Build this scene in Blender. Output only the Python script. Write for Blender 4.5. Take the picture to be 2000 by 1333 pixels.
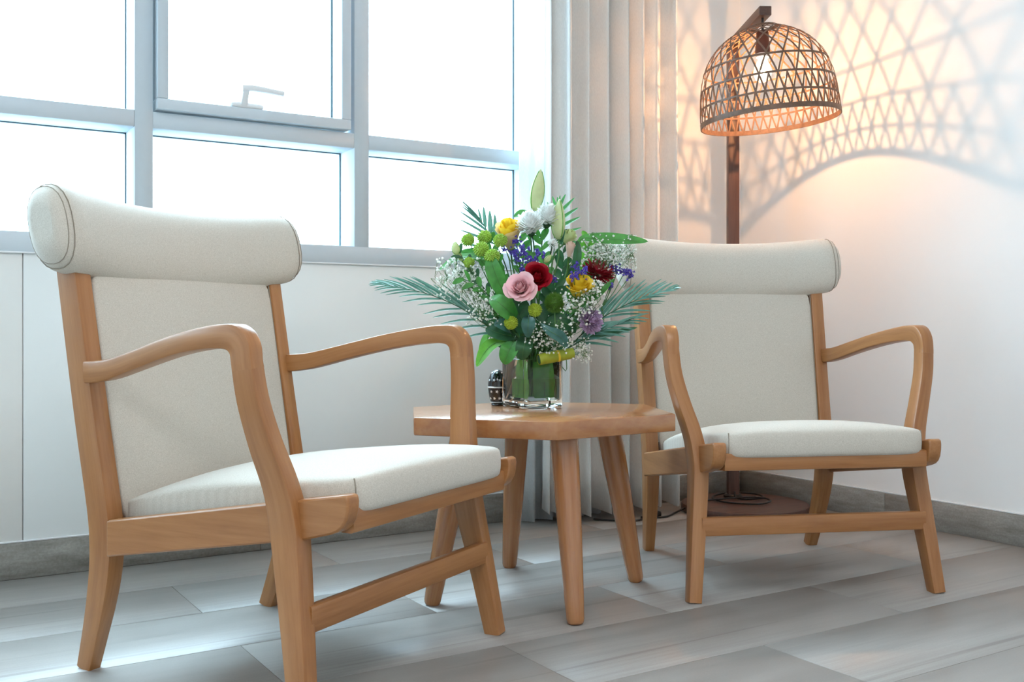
import bpy, bmesh, math, random
from mathutils import Vector, Matrix, Quaternion

random.seed(7)
S = bpy.context.scene
C = S.collection
for _o in list(bpy.data.objects):
    bpy.data.objects.remove(_o)

# ------------------------------------------------------------------ camera
YAW = math.radians(32.1)
F_PX, EYE, HORIZON = 2000.0, 0.70, 640.0
cam_d = bpy.data.cameras.new('camera')
cam_d.sensor_width = 36.0
cam_d.lens = F_PX / 2000.0 * 36.0
cam_d.shift_y = -(1333 / 2 - HORIZON) / 2000.0
cam_d.clip_start = 0.05
cam = bpy.data.objects.new('camera', cam_d)
cam.location = (0, 0, EYE)
cam.rotation_euler = (math.pi / 2, 0, -YAW)
C.objects.link(cam)
S.camera = cam

# ------------------------------------------------------------------ world, lights, exposure
world = bpy.data.worlds.new('overcast_sky')
S.world = world
world.use_nodes = True
wn = world.node_tree
bg = wn.nodes['Background']
# overcast sky: brighter overhead than at the horizon, pale ground below
w_tc = wn.nodes.new('ShaderNodeTexCoord')
w_sep = wn.nodes.new('ShaderNodeSeparateXYZ')
wn.links.new(w_tc.outputs['Generated'], w_sep.inputs[0])
w_rng = wn.nodes.new('ShaderNodeMapRange')
w_rng.inputs['From Min'].default_value = 0.0; w_rng.inputs['From Max'].default_value = 1.0
w_rng.inputs['To Min'].default_value = 7.0; w_rng.inputs['To Max'].default_value = 17.0
wn.links.new(w_sep.outputs['Z'], w_rng.inputs['Value'])
w_gnd = wn.nodes.new('ShaderNodeMath'); w_gnd.operation = 'GREATER_THAN'; w_gnd.inputs[1].default_value = -0.01
wn.links.new(w_sep.outputs['Z'], w_gnd.inputs[0])
w_mix = wn.nodes.new('ShaderNodeMix')
w_mix.inputs['A'].default_value = 3.0
wn.links.new(w_gnd.outputs[0], w_mix.inputs['Factor']); wn.links.new(w_rng.outputs['Result'], w_mix.inputs['B'])
wn.links.new(w_mix.outputs['Result'], bg.inputs['Strength'])
bg.inputs['Color'].default_value = (0.62, 0.84, 1.0, 1)

# veiled sun behind the thin cloud, high in front of the window
sun_d = bpy.data.lights.new('hazy_sun', 'SUN')
sun_d.energy = 4.6
sun_d.angle = math.radians(38)
sun_d.color = (0.70, 0.87, 1.0)
sun = bpy.data.objects.new('hazy_sun', sun_d)
sun.rotation_euler = (math.radians(-28), 0, math.radians(-4))     # light falls from +y, 62 degrees up
C.objects.link(sun)

def area_lamp(name, loc, rot, sx, sy, power, col):
    l = bpy.data.lights.new(name, 'AREA')
    l.shape = 'RECTANGLE'; l.size = sx; l.size_y = sy
    l.energy = power; l.color = col
    o = bpy.data.objects.new(name, l)
    o.location = loc; o.rotation_euler = rot
    C.objects.link(o)
    return o

# unseen fill lights added under the ceiling to brighten the room
area_lamp('ceiling_fill', (0.9, 0.4, 2.66), (0, 0, 0), 1.4, 1.4, 20, (0.98, 0.98, 1.0))
area_lamp('ceiling_fill', (-0.9, -1.2, 2.66), (0, 0, 0), 1.4, 1.4, 38, (0.97, 0.98, 1.0))

S.view_settings.view_transform = 'Standard'
S.view_settings.look = 'None'
S.view_settings.exposure = 0.38
S.view_settings.gamma = 1.0
S.view_settings.use_curve_mapping = False

# ------------------------------------------------------------------ helpers
def lin(r, g, b):
    def f(c):
        c /= 255.0
        return c / 12.92 if c <= 0.04045 else ((c + 0.055) / 1.055) ** 2.4
    return (f(r), f(g), f(b), 1.0)

def pix(u, v, d):
    """point of the room at depth d along the view axis through a pixel of the photograph"""
    a = (u - 1000.0) / F_PX * d
    return Vector((a * math.cos(YAW) + d * math.sin(YAW), -a * math.sin(YAW) + d * math.cos(YAW), EYE + (HORIZON - v) / F_PX * d))

def smooth(me, angle=40):
    for p in me.polygons:
        p.use_smooth = True
    try:
        me.set_sharp_from_angle(angle=math.radians(angle))
    except Exception:
        pass

def mesh_obj(name, verts, faces, mat, parent=None, sm=True, angle=40, grain=None, off=(0, 0, 0)):
    me = bpy.data.meshes.new(name)
    ox, oy, oz = off
    me.from_pydata([(v[0] - ox, v[1] - oy, v[2] - oz) for v in verts], [], faces)
    me.validate(); me.update()
    if sm:
        smooth(me, angle)
    if grain is not None and len(grain) == len(me.vertices):
        at = me.attributes.new('grain', 'FLOAT_VECTOR', 'POINT')
        for i, g in enumerate(grain):
            at.data[i].vector = g
    o = bpy.data.objects.new(name, me)
    if mat:
        me.materials.append(mat)
    C.objects.link(o)
    if parent:
        o.parent = parent
    return o

def bm_obj(name, bm, mat, parent=None, sm=True, angle=40):
    me = bpy.data.meshes.new(name)
    bmesh.ops.recalc_face_normals(bm, faces=bm.faces)
    bm.to_mesh(me); bm.free()
    if sm:
        smooth(me, angle)
    o = bpy.data.objects.new(name, me)
    if mat:
        me.materials.append(mat)
    C.objects.link(o)
    if parent:
        o.parent = parent
    return o

def tag(o, label=None, cat=None, group=None, kind=None):
    if label: o['label'] = label
    if cat: o['category'] = cat
    if group: o['group'] = group
    if kind: o['kind'] = kind
    return o

def empty(name, loc=(0, 0, 0), rz=0.0, parent=None):
    o = bpy.data.objects.new(name, None)
    o.empty_display_size = 0.05
    o.location = loc; o.rotation_euler = (0, 0, rz)
    C.objects.link(o)
    if parent: o.parent = parent
    return o

def box(name, lo, hi, mat, parent=None, bev=0.0, seg=2):
    bm = bmesh.new()
    bmesh.ops.create_cube(bm, size=1.0)
    c = [(lo[i] + hi[i]) / 2 for i in range(3)]
    s = [hi[i] - lo[i] for i in range(3)]
    for v in bm.verts:
        v.co = Vector((c[0] + v.co.x * s[0], c[1] + v.co.y * s[1], c[2] + v.co.z * s[2]))
    if bev:
        bmesh.ops.bevel(bm, geom=bm.edges[:], offset=bev, segments=seg, affect='EDGES', profile=0.5)
    return bm_obj(name, bm, mat, parent, angle=50)

def rsec(a, b, r, n=3):
    """rounded rectangle, half sizes a (first axis) and b (second axis)"""
    r = min(r, a * 0.95, b * 0.95)
    out = []
    for cx, cy, s in ((a - r, b - r, 0), (-(a - r), b - r, 1), (-(a - r), -(b - r), 2), (a - r, -(b - r), 3)):
        for i in range(n):
            t = (s + i / (n - 1)) * math.pi / 2
            out.append((cx + r * math.cos(t), cy + r * math.sin(t)))
    return out

def catmull(P, per=5):
    P = [list(p) for p in P]
    out = []
    n = len(P)
    for i in range(n - 1):
        p0, p1, p2, p3 = P[max(i - 1, 0)], P[i], P[i + 1], P[min(i + 2, n - 1)]
        for k in range(per):
            t = k / per
            out.append([0.5 * (2 * b + (c - a) * t + (2 * a - 5 * b + 4 * c - d) * t * t + (3 * b - a - 3 * c + d) * t ** 3) for a, b, c, d in zip(p0, p1, p2, p3)])
    out.append(P[-1])
    return out

def sweep(path, lateral=Vector((1, 0, 0)), rad=0.007, per=5, n=3, do_spline=True):
    """path rows: x, y, z, width along lateral, width across. returns verts, faces, grain"""
    rows = catmull(path, per) if do_spline else path
    pts = [Vector(r[:3]) for r in rows]
    verts, faces, grain = [], [], []
    m = 4 * n
    L = 0.0
    for i, p in enumerate(pts):
        t = (pts[min(i + 1, len(pts) - 1)] - pts[max(i - 1, 0)]).normalized()
        lat = (lateral - t * lateral.dot(t)).normalized()
        nor = t.cross(lat).normalized()
        if i: L += (p - pts[i - 1]).length
        for a, b in rsec(rows[i][3] / 2, rows[i][4] / 2, rad, n):
            verts.append(p + lat * a + nor * b)
            grain.append((L, a, b))
    k = len(pts)
    for i in range(k - 1):
        for j in range(m):
            faces.append((i * m + j, i * m + (j + 1) % m, (i + 1) * m + (j + 1) % m, (i + 1) * m + j))
    faces.append(tuple(range(m))[::-1])
    faces.append(tuple(range((k - 1) * m, k * m)))
    return verts, faces, grain

def tube(pts, radii, n=8, cap=True):
    pts = [Vector(p) for p in pts]
    if not hasattr(radii, '__len__'):
        radii = [radii] * len(pts)
    verts, faces = [], []
    up = Vector((0.13, 0.21, 0.97)).normalized()
    t0 = (pts[1] - pts[0]).normalized()
    if abs(t0.dot(up)) > 0.95: up = Vector((1, 0.1, 0)).normalized()
    for i, p in enumerate(pts):
        t = (pts[min(i + 1, len(pts) - 1)] - pts[max(i - 1, 0)]).normalized()
        a = (up - t * up.dot(t)).normalized(); up = a
        b = t.cross(a)
        for j in range(n):
            th = 2 * math.pi * j / n
            verts.append(p + (a * math.cos(th) + b * math.sin(th)) * radii[i])
    for i in range(len(pts) - 1):
        for j in range(n):
            faces.append((i * n + j, i * n + (j + 1) % n, (i + 1) * n + (j + 1) % n, (i + 1) * n + j))
    if cap:
        faces.append(tuple(range(n))[::-1]); faces.append(tuple(range((len(pts) - 1) * n, len(pts) * n)))
    return verts, faces

def lathe(profile, n=32, cx=0, cy=0):
    """profile: list of (r, z) from bottom to top; closes on the axis where r == 0"""
    verts, faces = [], []
    idx = []
    for r, z in profile:
        if r <= 1e-6:
            idx.append([len(verts)]); verts.append((cx, cy, z))
        else:
            idx.append(list(range(len(verts), len(verts) + n)))
            for j in range(n):
                t = 2 * math.pi * j / n
                verts.append((cx + r * math.cos(t), cy + r * math.sin(t), z))
    for a, b in zip(idx, idx[1:]):
        for j in range(n):
            k = (j + 1) % n
            if len(a) == 1 and len(b) == 1: continue
            if len(a) == 1: faces.append((a[0], b[k], b[j]))
            elif len(b) == 1: faces.append((a[j], a[k], b[0]))
            else: faces.append((a[j], a[k], b[k], b[j]))
    return verts, faces

def round_box(nseg, power, fn):
    """cube sphere rounded by a p-norm, then shaped by fn(x, y, z) with x, y, z in -1..1"""
    bm = bmesh.new()
    bmesh.ops.create_cube(bm, size=2.0)
    bmesh.ops.subdivide_edges(bm, edges=bm.edges[:], cuts=nseg, use_grid_fill=True)
    for v in bm.verts:
        x, y, z = v.co
        x, y, z = (math.sin(c * math.pi / 2) for c in (x, y, z))
        k = (abs(x) ** power + abs(y) ** power + abs(z) ** power) ** (-1.0 / power)
        v.co = Vector(fn(x * k, y * k, z * k))
    return bm

def merge(*parts):
    V, Fc = [], []
    for v, f in parts:
        o = len(V)
        V += list(v); Fc += [tuple(i + o for i in q) for q in f]
    return V, Fc

# ------------------------------------------------------------------ materials
def nmat(name):
    m = bpy.data.materials.new(name); m.use_nodes = True
    nt = m.node_tree
    return m, nt, nt.nodes['Principled BSDF']

def N(nt, t, **kw):
    n = nt.nodes.new(t)
    for k, v in kw.items():
        if k in n.inputs.keys(): n.inputs[k].default_value = v
        else: setattr(n, k, v)
    return n

def ramp(nt, fac, stops):
    r = nt.nodes.new('ShaderNodeValToRGB')
    e = r.color_ramp.elements
    e[0].position, e[0].color = stops[0]
    e[1].position, e[1].color = stops[-1]
    for p, c in stops[1:-1]:
        q = e.new(p); q.color = c
    nt.links.new(fac, r.inputs['Fac'])
    return r

def bump(nt, height, bsdf, strength=0.1, dist=0.002):
    b = N(nt, 'ShaderNodeBump')
    b.inputs['Strength'].default_value = strength
    b.inputs['Distance'].default_value = dist
    nt.links.new(height, b.inputs['Height'])
    nt.links.new(b.outputs['Normal'], bsdf.inputs['Normal'])

def plain(name, col, rough=0.5, metal=0.0, var=0.06, scale=40, spec=0.5, sss=0.0, transl=0.0):
    m, nt, b = nmat(name)
    tc = N(nt, 'ShaderNodeTexCoord')
    no = N(nt, 'ShaderNodeTexNoise', Scale=scale, Detail=3.0)
    nt.links.new(tc.outputs['Object'], no.inputs['Vector'])
    lo = tuple(max(0, c * (1 - var)) for c in col[:3]) + (1,)
    hi = tuple(min(1, c * (1 + var)) for c in col[:3]) + (1,)
    r = ramp(nt, no.outputs['Fac'], [(0.3, lo), (0.7, hi)])
    nt.links.new(r.outputs['Color'], b.inputs['Base Color'])
    b.inputs['Roughness'].default_value = rough
    b.inputs['Metallic'].default_value = metal
    b.inputs['Specular IOR Level'].default_value = spec
    if transl > 0:
        out = nt.nodes['Material Output']
        t = N(nt, 'ShaderNodeBsdfTranslucent'); mx = N(nt, 'ShaderNodeMixShader', Fac=transl)
        nt.links.new(r.outputs['Color'], t.inputs['Color'])
        nt.links.new(b.outputs['BSDF'], mx.inputs[1]); nt.links.new(t.outputs['BSDF'], mx.inputs[2])
        nt.links.new(mx.outputs['Shader'], out.inputs['Surface'])
    return m

def wood(name, c0, c1, c2, rough=0.38, coat=0.25, scale=(2.2, 34.0, 34.0)):
    """grain runs along the first component of the 'grain' attribute"""
    m, nt, b = nmat(name)
    at = N(nt, 'ShaderNodeAttribute', attribute_name='grain')
    oi = N(nt, 'ShaderNodeObjectInfo')
    add = N(nt, 'ShaderNodeVectorMath', operation='ADD')
    mul = N(nt, 'ShaderNodeVectorMath', operation='MULTIPLY')
    mul.inputs[1].default_value = scale
    comb = N(nt, 'ShaderNodeCombineXYZ')
    mm = N(nt, 'ShaderNodeMath', operation='MULTIPLY'); mm.inputs[1].default_value = 37.0
    nt.links.new(oi.outputs['Random'], mm.inputs[0])
    for i in range(3): nt.links.new(mm.outputs[0], comb.inputs[i])
    nt.links.new(at.outputs['Vector'], mul.inputs[0])
    nt.links.new(mul.outputs[0], add.inputs[0]); nt.links.new(comb.outputs[0], add.inputs[1])
    n1 = N(nt, 'ShaderNodeTexNoise', Scale=1.0, Detail=5.0, Roughness=0.6, Distortion=0.6)
    nt.links.new(add.outputs[0], n1.inputs['Vector'])
    n2 = N(nt, 'ShaderNodeTexNoise', Scale=4.5, Detail=2.0)
    nt.links.new(add.outputs[0], n2.inputs['Vector'])
    mix = N(nt, 'ShaderNodeMath', operation='MULTIPLY_ADD'); mix.inputs[1].default_value = 0.3
    nt.links.new(n2.outputs['Fac'], mix.inputs[0]); nt.links.new(n1.outputs['Fac'], mix.inputs[2])
    r = ramp(nt, mix.outputs[0], [(0.42, c0), (0.62, c1), (0.9, c2)])
    nt.links.new(r.outputs['Color'], b.inputs['Base Color'])
    b.inputs['Roughness'].default_value = rough
    b.inputs['Coat Weight'].default_value = coat
    b.inputs['Coat Roughness'].default_value = 0.18
    bump(nt, mix.outputs[0], b, 0.08, 0.0006)
    return m

M = {}
M['beech'] = wood('beech_wood', lin(146, 93, 50), lin(162, 108, 62), lin(177, 124, 76))
M['table_wood'] = wood('table_wood', lin(152, 96, 56), lin(168, 112, 69), lin(182, 129, 83), rough=0.22, coat=0.6)

def fabric(name, col_a, col_b, scale=420):
    m, nt, b = nmat(name)
    tc = N(nt, 'ShaderNodeTexCoord')
    wx = N(nt, 'ShaderNodeTexWave', wave_type='BANDS', bands_direction='X', Scale=scale, Distortion=1.2, Detail=1.0)
    wz = N(nt, 'ShaderNodeTexWave', wave_type='BANDS', bands_direction='DIAGONAL', Scale=scale * 0.8, Distortion=1.2, Detail=1.0)
    wx.inputs['Detail Scale'].default_value = 2.0; wz.inputs['Detail Scale'].default_value = 2.0
    no = N(nt, 'ShaderNodeTexNoise', Scale=480.0, Detail=3.0)
    for n in (wx, wz, no): nt.links.new(tc.outputs['Object'], n.inputs['Vector'])
    m1 = N(nt, 'ShaderNodeMath', operation='MULTIPLY'); nt.links.new(wx.outputs['Fac'], m1.inputs[0]); nt.links.new(wz.outputs['Fac'], m1.inputs[1])
    m2 = N(nt, 'ShaderNodeMath', operation='MULTIPLY_ADD'); m2.inputs[1].default_value = 0.22
    nt.links.new(m1.outputs[0], m2.inputs[0]); nt.links.new(no.outputs['Fac'], m2.inputs[2])
    r = ramp(nt, m2.outputs[0], [(0.3, col_a), (0.85, col_b)])
    nt.links.new(r.outputs['Color'], b.inputs['Base Color'])
    b.inputs['Roughness'].default_value = 0.95
    b.inputs['Specular IOR Level'].default_value = 0.15
    b.inputs['Sheen Weight'].default_value = 0.25
    bump(nt, m2.outputs[0], b, 0.35, 0.0008)
    return m

M['linen'] = fabric('cream_linen', lin(190, 182, 169), lin(217, 210, 199))
M['seam'] = plain('seam_thread', lin(150, 140, 126), 0.9)
M['underside'] = plain('seat_underside_cloth', lin(168, 160, 150), 0.95)
M['wall'] = plain('wall_paint', lin(240, 240, 239), 0.75, var=0.012, scale=3)
M['wall_panel'] = plain('wall_panel_paint', lin(234, 235, 233), 0.6, var=0.015, scale=2)
M['ceiling'] = plain('ceiling_paint', lin(240, 240, 238), 0.85, var=0.01)
M['frame'] = plain('window_frame_backlit', lin(202, 211, 218), 0.4, var=0.01)  # white frame; the blue-grey of its backlit room side is put into the colour
M['gasket'] = plain('window_gasket', lin(60, 84, 92), 0.6)
M['dark_wood'] = wood('lamp_dark_wood', lin(66, 42, 33), lin(88, 57, 45), lin(104, 70, 56), rough=0.45, coat=0.1)
M['cane'] = plain('brown_cane', lin(112, 84, 66), 0.5, var=0.25, scale=60)
M['black'] = plain('black_plastic', lin(22, 21, 22), 0.35, var=0.1)
M['black_gloss'] = plain('black_glaze', lin(16, 16, 18), 0.12, var=0.1, spec=0.7)
M['white_plastic'] = plain('white_plastic', lin(232, 234, 236), 0.35, var=0.01)
M['silver'] = plain('pale_metal', lin(210, 212, 214), 0.3, metal=0.6, var=0.05)

# baseboard stone
def stone():
    m, nt, b = nmat('grey_stone_baseboard')
    g = N(nt, 'ShaderNodeNewGeometry')
    mp = N(nt, 'ShaderNodeMapping'); mp.inputs['Scale'].default_value = (3, 3, 16)
    nt.links.new(g.outputs['Position'], mp.inputs['Vector'])
    n1 = N(nt, 'ShaderNodeTexNoise', Scale=2.2, Detail=7.0, Roughness=0.65)
    n2 = N(nt, 'ShaderNodeTexNoise', Scale=160.0, Detail=3.0)
    nt.links.new(mp.outputs['Vector'], n1.inputs['Vector']); nt.links.new(g.outputs['Position'], n2.inputs['Vector'])
    a = N(nt, 'ShaderNodeMath', operation='MULTIPLY_ADD'); a.inputs[1].default_value = 0.35
    nt.links.new(n2.outputs['Fac'], a.inputs[0]); nt.links.new(n1.outputs['Fac'], a.inputs[2])
    r = ramp(nt, a.outputs[0], [(0.45, lin(116, 112, 106)), (0.7, lin(142, 138, 132)), (0.9, lin(164, 160, 154))])
    nt.links.new(r.outputs['Color'], b.inputs['Base Color'])
    b.inputs['Roughness'].default_value = 0.5
    return m
M['stone'] = stone()

def floor_mat():
    m, nt, b = nmat('wood_look_floor_tile')
    g = N(nt, 'ShaderNodeNewGeometry'); oi = N(nt, 'ShaderNodeObjectInfo')
    sc = N(nt, 'ShaderNodeMath', operation='MULTIPLY'); sc.inputs[1].default_value = 0.14
    nt.links.new(oi.outputs['Random'], sc.inputs[0])
    cx = N(nt, 'ShaderNodeCombineXYZ')
    nt.links.new(sc.outputs[0], cx.inputs[2])
    cx.inputs[0].default_value = 4.0
    ad = N(nt, 'ShaderNodeVectorMath', operation='ADD')
    nt.links.new(g.outputs['Position'], ad.inputs[0]); nt.links.new(cx.outputs[0], ad.inputs[1])
    def strm(sx, sy, detail, rough):
        mp = N(nt, 'ShaderNodeMapping'); mp.inputs['Scale'].default_value = (sx, sy, 1)
        nt.links.new(ad.outputs[0], mp.inputs['Vector'])
        n = N(nt, 'ShaderNodeTexNoise', Scale=1.0, Detail=detail, Roughness=rough)
        nt.links.new(mp.outputs['Vector'], n.inputs['Vector'])
        return n.outputs['Fac']
    broad = strm(1.6, 14.0, 3.0, 0.5)
    fine = strm(2.5, 75.0, 5.0, 0.65)
    line = strm(0.8, 30.0, 2.0, 0.5)
    speck = N(nt, 'ShaderNodeTexNoise', Scale=260.0, Detail=2.0)
    nt.links.new(g.outputs['Position'], speck.inputs['Vector'])
    a = N(nt, 'ShaderNodeMath', operation='MULTIPLY_ADD'); a.inputs[1].default_value = 0.55
    hb = N(nt, 'ShaderNodeMath', operation='MULTIPLY'); hb.inputs[1].default_value = 0.5
    nt.links.new(broad, hb.inputs[0])
    nt.links.new(fine, a.inputs[0]); nt.links.new(hb.outputs[0], a.inputs[2])
    a2 = N(nt, 'ShaderNodeMath', operation='MULTIPLY_ADD'); a2.inputs[1].default_value = 0.18
    nt.links.new(speck.outputs['Fac'], a2.inputs[0]); nt.links.new(a.outputs[0], a2.inputs[2])
    r = ramp(nt, a2.outputs[0], [(0.40, lin(140, 135, 130)), (0.61, lin(155, 150, 145)), (0.80, lin(167, 163, 158))])
    # thin dark grain lines
    lr = ramp(nt, line, [(0.30, (0.70, 0.68, 0.66, 1)), (0.37, (1, 1, 1, 1))])
    mx = N(nt, 'ShaderNodeMix', data_type='RGBA', blend_type='MULTIPLY')
    mx.inputs['Factor'].default_value = 0.8
    nt.links.new(r.outputs['Color'], mx.inputs[6]); nt.links.new(lr.outputs['Color'], mx.inputs[7])
    nt.links.new(mx.outputs[2], b.inputs['Base Color'])
    rr = ramp(nt, fine, [(0.3, (0.36, 0.36, 0.36, 1)), (0.7, (0.5, 0.5, 0.5, 1))])
    nt.links.new(rr.outputs['Color'], b.inputs['Roughness'])
    b.inputs['Specular IOR Level'].default_value = 0.75
    bump(nt, a2.outputs[0], b, 0.12, 0.001)
    return m
M['floor'] = floor_mat()
M['grout'] = plain('floor_grout', lin(132, 126, 118), 0.9)

def pane_glass():
    m = bpy.data.materials.new('window_pane_glass'); m.use_nodes = True
    nt = m.node_tree; nt.nodes.clear()
    out = nt.nodes.new('ShaderNodeOutputMaterial')
    t = N(nt, 'ShaderNodeBsdfTransparent'); t.inputs['Color'].default_value = (0.95, 0.98, 0.98, 1)
    g = N(nt, 'ShaderNodeBsdfGlossy', Roughness=0.02)
    lw = N(nt, 'ShaderNodeLayerWeight'); lw.inputs['Blend'].default_value = 0.5
    p5 = N(nt, 'ShaderNodeMath', operation='POWER'); p5.inputs[1].default_value = 5.0
    nt.links.new(lw.outputs['Facing'], p5.inputs[0])
    fr = N(nt, 'ShaderNodeMath', operation='MULTIPLY_ADD'); fr.inputs[1].default_value = 0.5; fr.inputs[2].default_value = 0.03
    nt.links.new(p5.outputs[0], fr.inputs[0])
    mx = N(nt, 'ShaderNodeMixShader')
    nt.links.new(fr.outputs[0], mx.inputs[0]); nt.links.new(t.outputs[0], mx.inputs[1]); nt.links.new(g.outputs[0], mx.inputs[2])
    nt.links.new(mx.outputs[0], out.inputs['Surface'])
    return m
M['pane'] = pane_glass()

def curtain_mat(name, col, transl, transp):
    m = bpy.data.materials.new(name); m.use_nodes = True
    nt = m.node_tree; nt.nodes.clear()
    out = nt.nodes.new('ShaderNodeOutputMaterial')
    tc = N(nt, 'ShaderNodeTexCoord')
    mp = N(nt, 'ShaderNodeMapping'); mp.inputs['Scale'].default_value = (1, 1, 0.25)
    no = N(nt, 'ShaderNodeTexNoise', Scale=420.0, Detail=2.0)
    nt.links.new(tc.outputs['Object'], mp.inputs['Vector']); nt.links.new(mp.outputs['Vector'], no.inputs['Vector'])
    r = ramp(nt, no.outputs['Fac'], [(0.25, tuple(c * 0.9 for c in col[:3]) + (1,)), (0.75, col)])
    d = N(nt, 'ShaderNodeBsdfDiffuse'); t = N(nt, 'ShaderNodeBsdfTranslucent')
    nt.links.new(r.outputs['Color'], d.inputs['Color']); nt.links.new(r.outputs['Color'], t.inputs['Color'])
    bp = N(nt, 'ShaderNodeBump'); bp.inputs['Strength'].default_value = 0.25; bp.inputs['Distance'].default_value = 0.001
    nt.links.new(no.outputs['Fac'], bp.inputs['Height']); nt.links.new(bp.outputs['Normal'], d.inputs['Normal'])
    mx = N(nt, 'ShaderNodeMixShader', Fac=transl)
    nt.links.new(d.outputs[0], mx.inputs[1]); nt.links.new(t.outputs[0], mx.inputs[2])
    last = mx
    if transp > 0:
        tr = N(nt, 'ShaderNodeBsdfTransparent'); m3 = N(nt, 'ShaderNodeMixShader', Fac=transp)
        nt.links.new(mx.outputs[0], m3.inputs[1]); nt.links.new(tr.outputs[0], m3.inputs[2]); last = m3
    nt.links.new(last.outputs[0], out.inputs['Surface'])
    return m
M['curtain'] = curtain_mat('greige_curtain', lin(240, 237, 233), 0.05, 0.0)
M['sheer'] = curtain_mat('white_sheer', lin(246, 248, 249), 0.6, 0.15)

def glass(name, ior, col=(1, 1, 1, 1), rough=0.0):
    m, nt, b = nmat(name)
    b.inputs['Transmission Weight'].default_value = 1.0
    b.inputs['IOR'].default_value = ior
    b.inputs['Roughness'].default_value = rough
    b.inputs['Base Color'].default_value = col
    return m
M['vase_glass'] = glass('vase_glass', 1.45, (0.97, 0.99, 0.98, 1))
M['water'] = glass('vase_water', 1.33, (0.93, 0.98, 0.94, 1))

def emit(name, col, st):
    m = bpy.data.materials.new(name); m.use_nodes = True
    nt = m.node_tree; nt.nodes.clear()
    out = nt.nodes.new('ShaderNodeOutputMaterial'); e = N(nt, 'ShaderNodeEmission')
    e.inputs['Color'].default_value = col; e.inputs['Strength'].default_value = st
    nt.links.new(e.outputs[0], out.inputs['Surface'])
    return m

# ------------------------------------------------------------------ room shell
X0, XR, Y0, YW, ZC = -2.4, 3.118, -3.2, 3.152, 2.70
WX1 = 2.46       # right end of the glazed opening
WX0 = -2.33       # left end, outside the picture
ZS, ZT = 0.91, 2.62

fl = box('floor', (X0, Y0, -0.05), (XR, YW, -0.0012), M['grout']); tag(fl, kind='structure')
TW, TL, GAP = 0.3045, 0.975, 0.0016
rows = []
y = 2.8345
while y > 0.2: 
    rows.append(y); y -= TW
rows.insert(0, 2.8345 + TW)
shared = {}
for ri, ytop in enumerate(rows):
    k = round((2.8345 - ytop) / TW)
    x = 0.6915 + (0 if k % 2 == 0 else 0.4875) - TL * 2
    hi_y = min(ytop, YW - 0.001); lo_y = ytop - TW
    while x < XR:
        a, b_ = max(x + GAP / 2, X0), min(x + TL - GAP / 2, XR - 0.001)
        if b_ > a + 0.02:
            key = (round(b_ - a, 4), round(hi_y - lo_y, 4))
            if key not in shared:
                o = box('floor_tile', (0, 0, -0.01), (b_ - a, hi_y - lo_y - GAP, 0.0), M['floor'], fl, bev=0.0008, seg=1)
                shared[key] = o.data
            else:
                o = bpy.data.objects.new('floor_tile', shared[key]); C.objects.link(o); o.parent = fl
            o.location = (a, lo_y + GAP / 2, 0)
        x += TL
# the rest of the floor, behind the camera
rest = box('floor_field', (X0, Y0, -0.012), (XR, rows[-1] - TW - 0.001, 0.0), M['floor'], fl)

ce = box('ceiling', (X0, Y0, ZC), (XR, YW + 0.2, ZC + 0.1), M['ceiling']); tag(ce, kind='structure')
wr = box('wall_right', (XR, Y0, -0.05), (XR + 0.12, YW + 0.2, ZC), M['wall']); tag(wr, kind='structure')
wl = box('wall_left', (X0 - 0.12, Y0, -0.05), (X0, YW + 0.2, ZC), M['wall']); tag(wl, kind='structure')
wb = box('wall_behind', (X0, Y0 - 0.12, -0.05), (XR, Y0, ZC), M['wall']); tag(wb, kind='structure')
ww = box('wall_window', (WX1, YW, -0.05), (XR, YW + 0.2, ZC), M['wall']); tag(ww, kind='structure')
box('wall_pier', (X0, YW, -0.05), (WX0, YW + 0.2, ZC), M['wall'], ww)
box('wall_lintel', (WX0, YW, ZT), (WX1, YW + 0.2, ZC), M['wall'], ww)
JX = 0.363
box('wall_panel', (WX0, YW, -0.05), (JX - 0.0012, YW + 0.2, ZS), M['wall_panel'], ww, bev=0.0015, seg=1)
box('wall_panel', (JX + 0.0012, YW, -0.05), (WX1, YW + 0.2, ZS), M['wall_panel'], ww, bev=0.0015, seg=1)

# baseboards in lengths, each with a white bead above
bb = empty('baseboard_window'); tag(bb, kind='structure')
xs = [X0, -1.36, -0.16, 1.04, 2.24, XR - 0.012]
for a, b_ in zip(xs, xs[1:]):
    box('baseboard_tile', (a + 0.0006, YW - 0.011, 0.0), (b_ - 0.0006, YW, 0.10), M['stone'], bb, bev=0.001, seg=1)
br = empty('baseboard_right'); tag(br, kind='structure')
ys = [YW, 2.42, 1.22, 0.02, -1.18, Y0]
for a, b_ in zip(ys, ys[1:]):
    box('baseboard_tile', (XR - 0.011, b_ + 0.0006, 0.0), (XR, a - 0.0006, 0.10), M['stone'], br, bev=0.001, seg=1)
t1 = box('trim_1', (X0, YW - 0.006, 0.1002), (XR - 0.006, YW, 0.1055), M['white_plastic'], bev=0.001, seg=1); tag(t1, kind='structure')
t2 = box('trim_2', (XR - 0.006, Y0, 0.1002), (XR, YW, 0.1055), M['white_plastic'], bev=0.001, seg=1); tag(t2, kind='structure')

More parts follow.
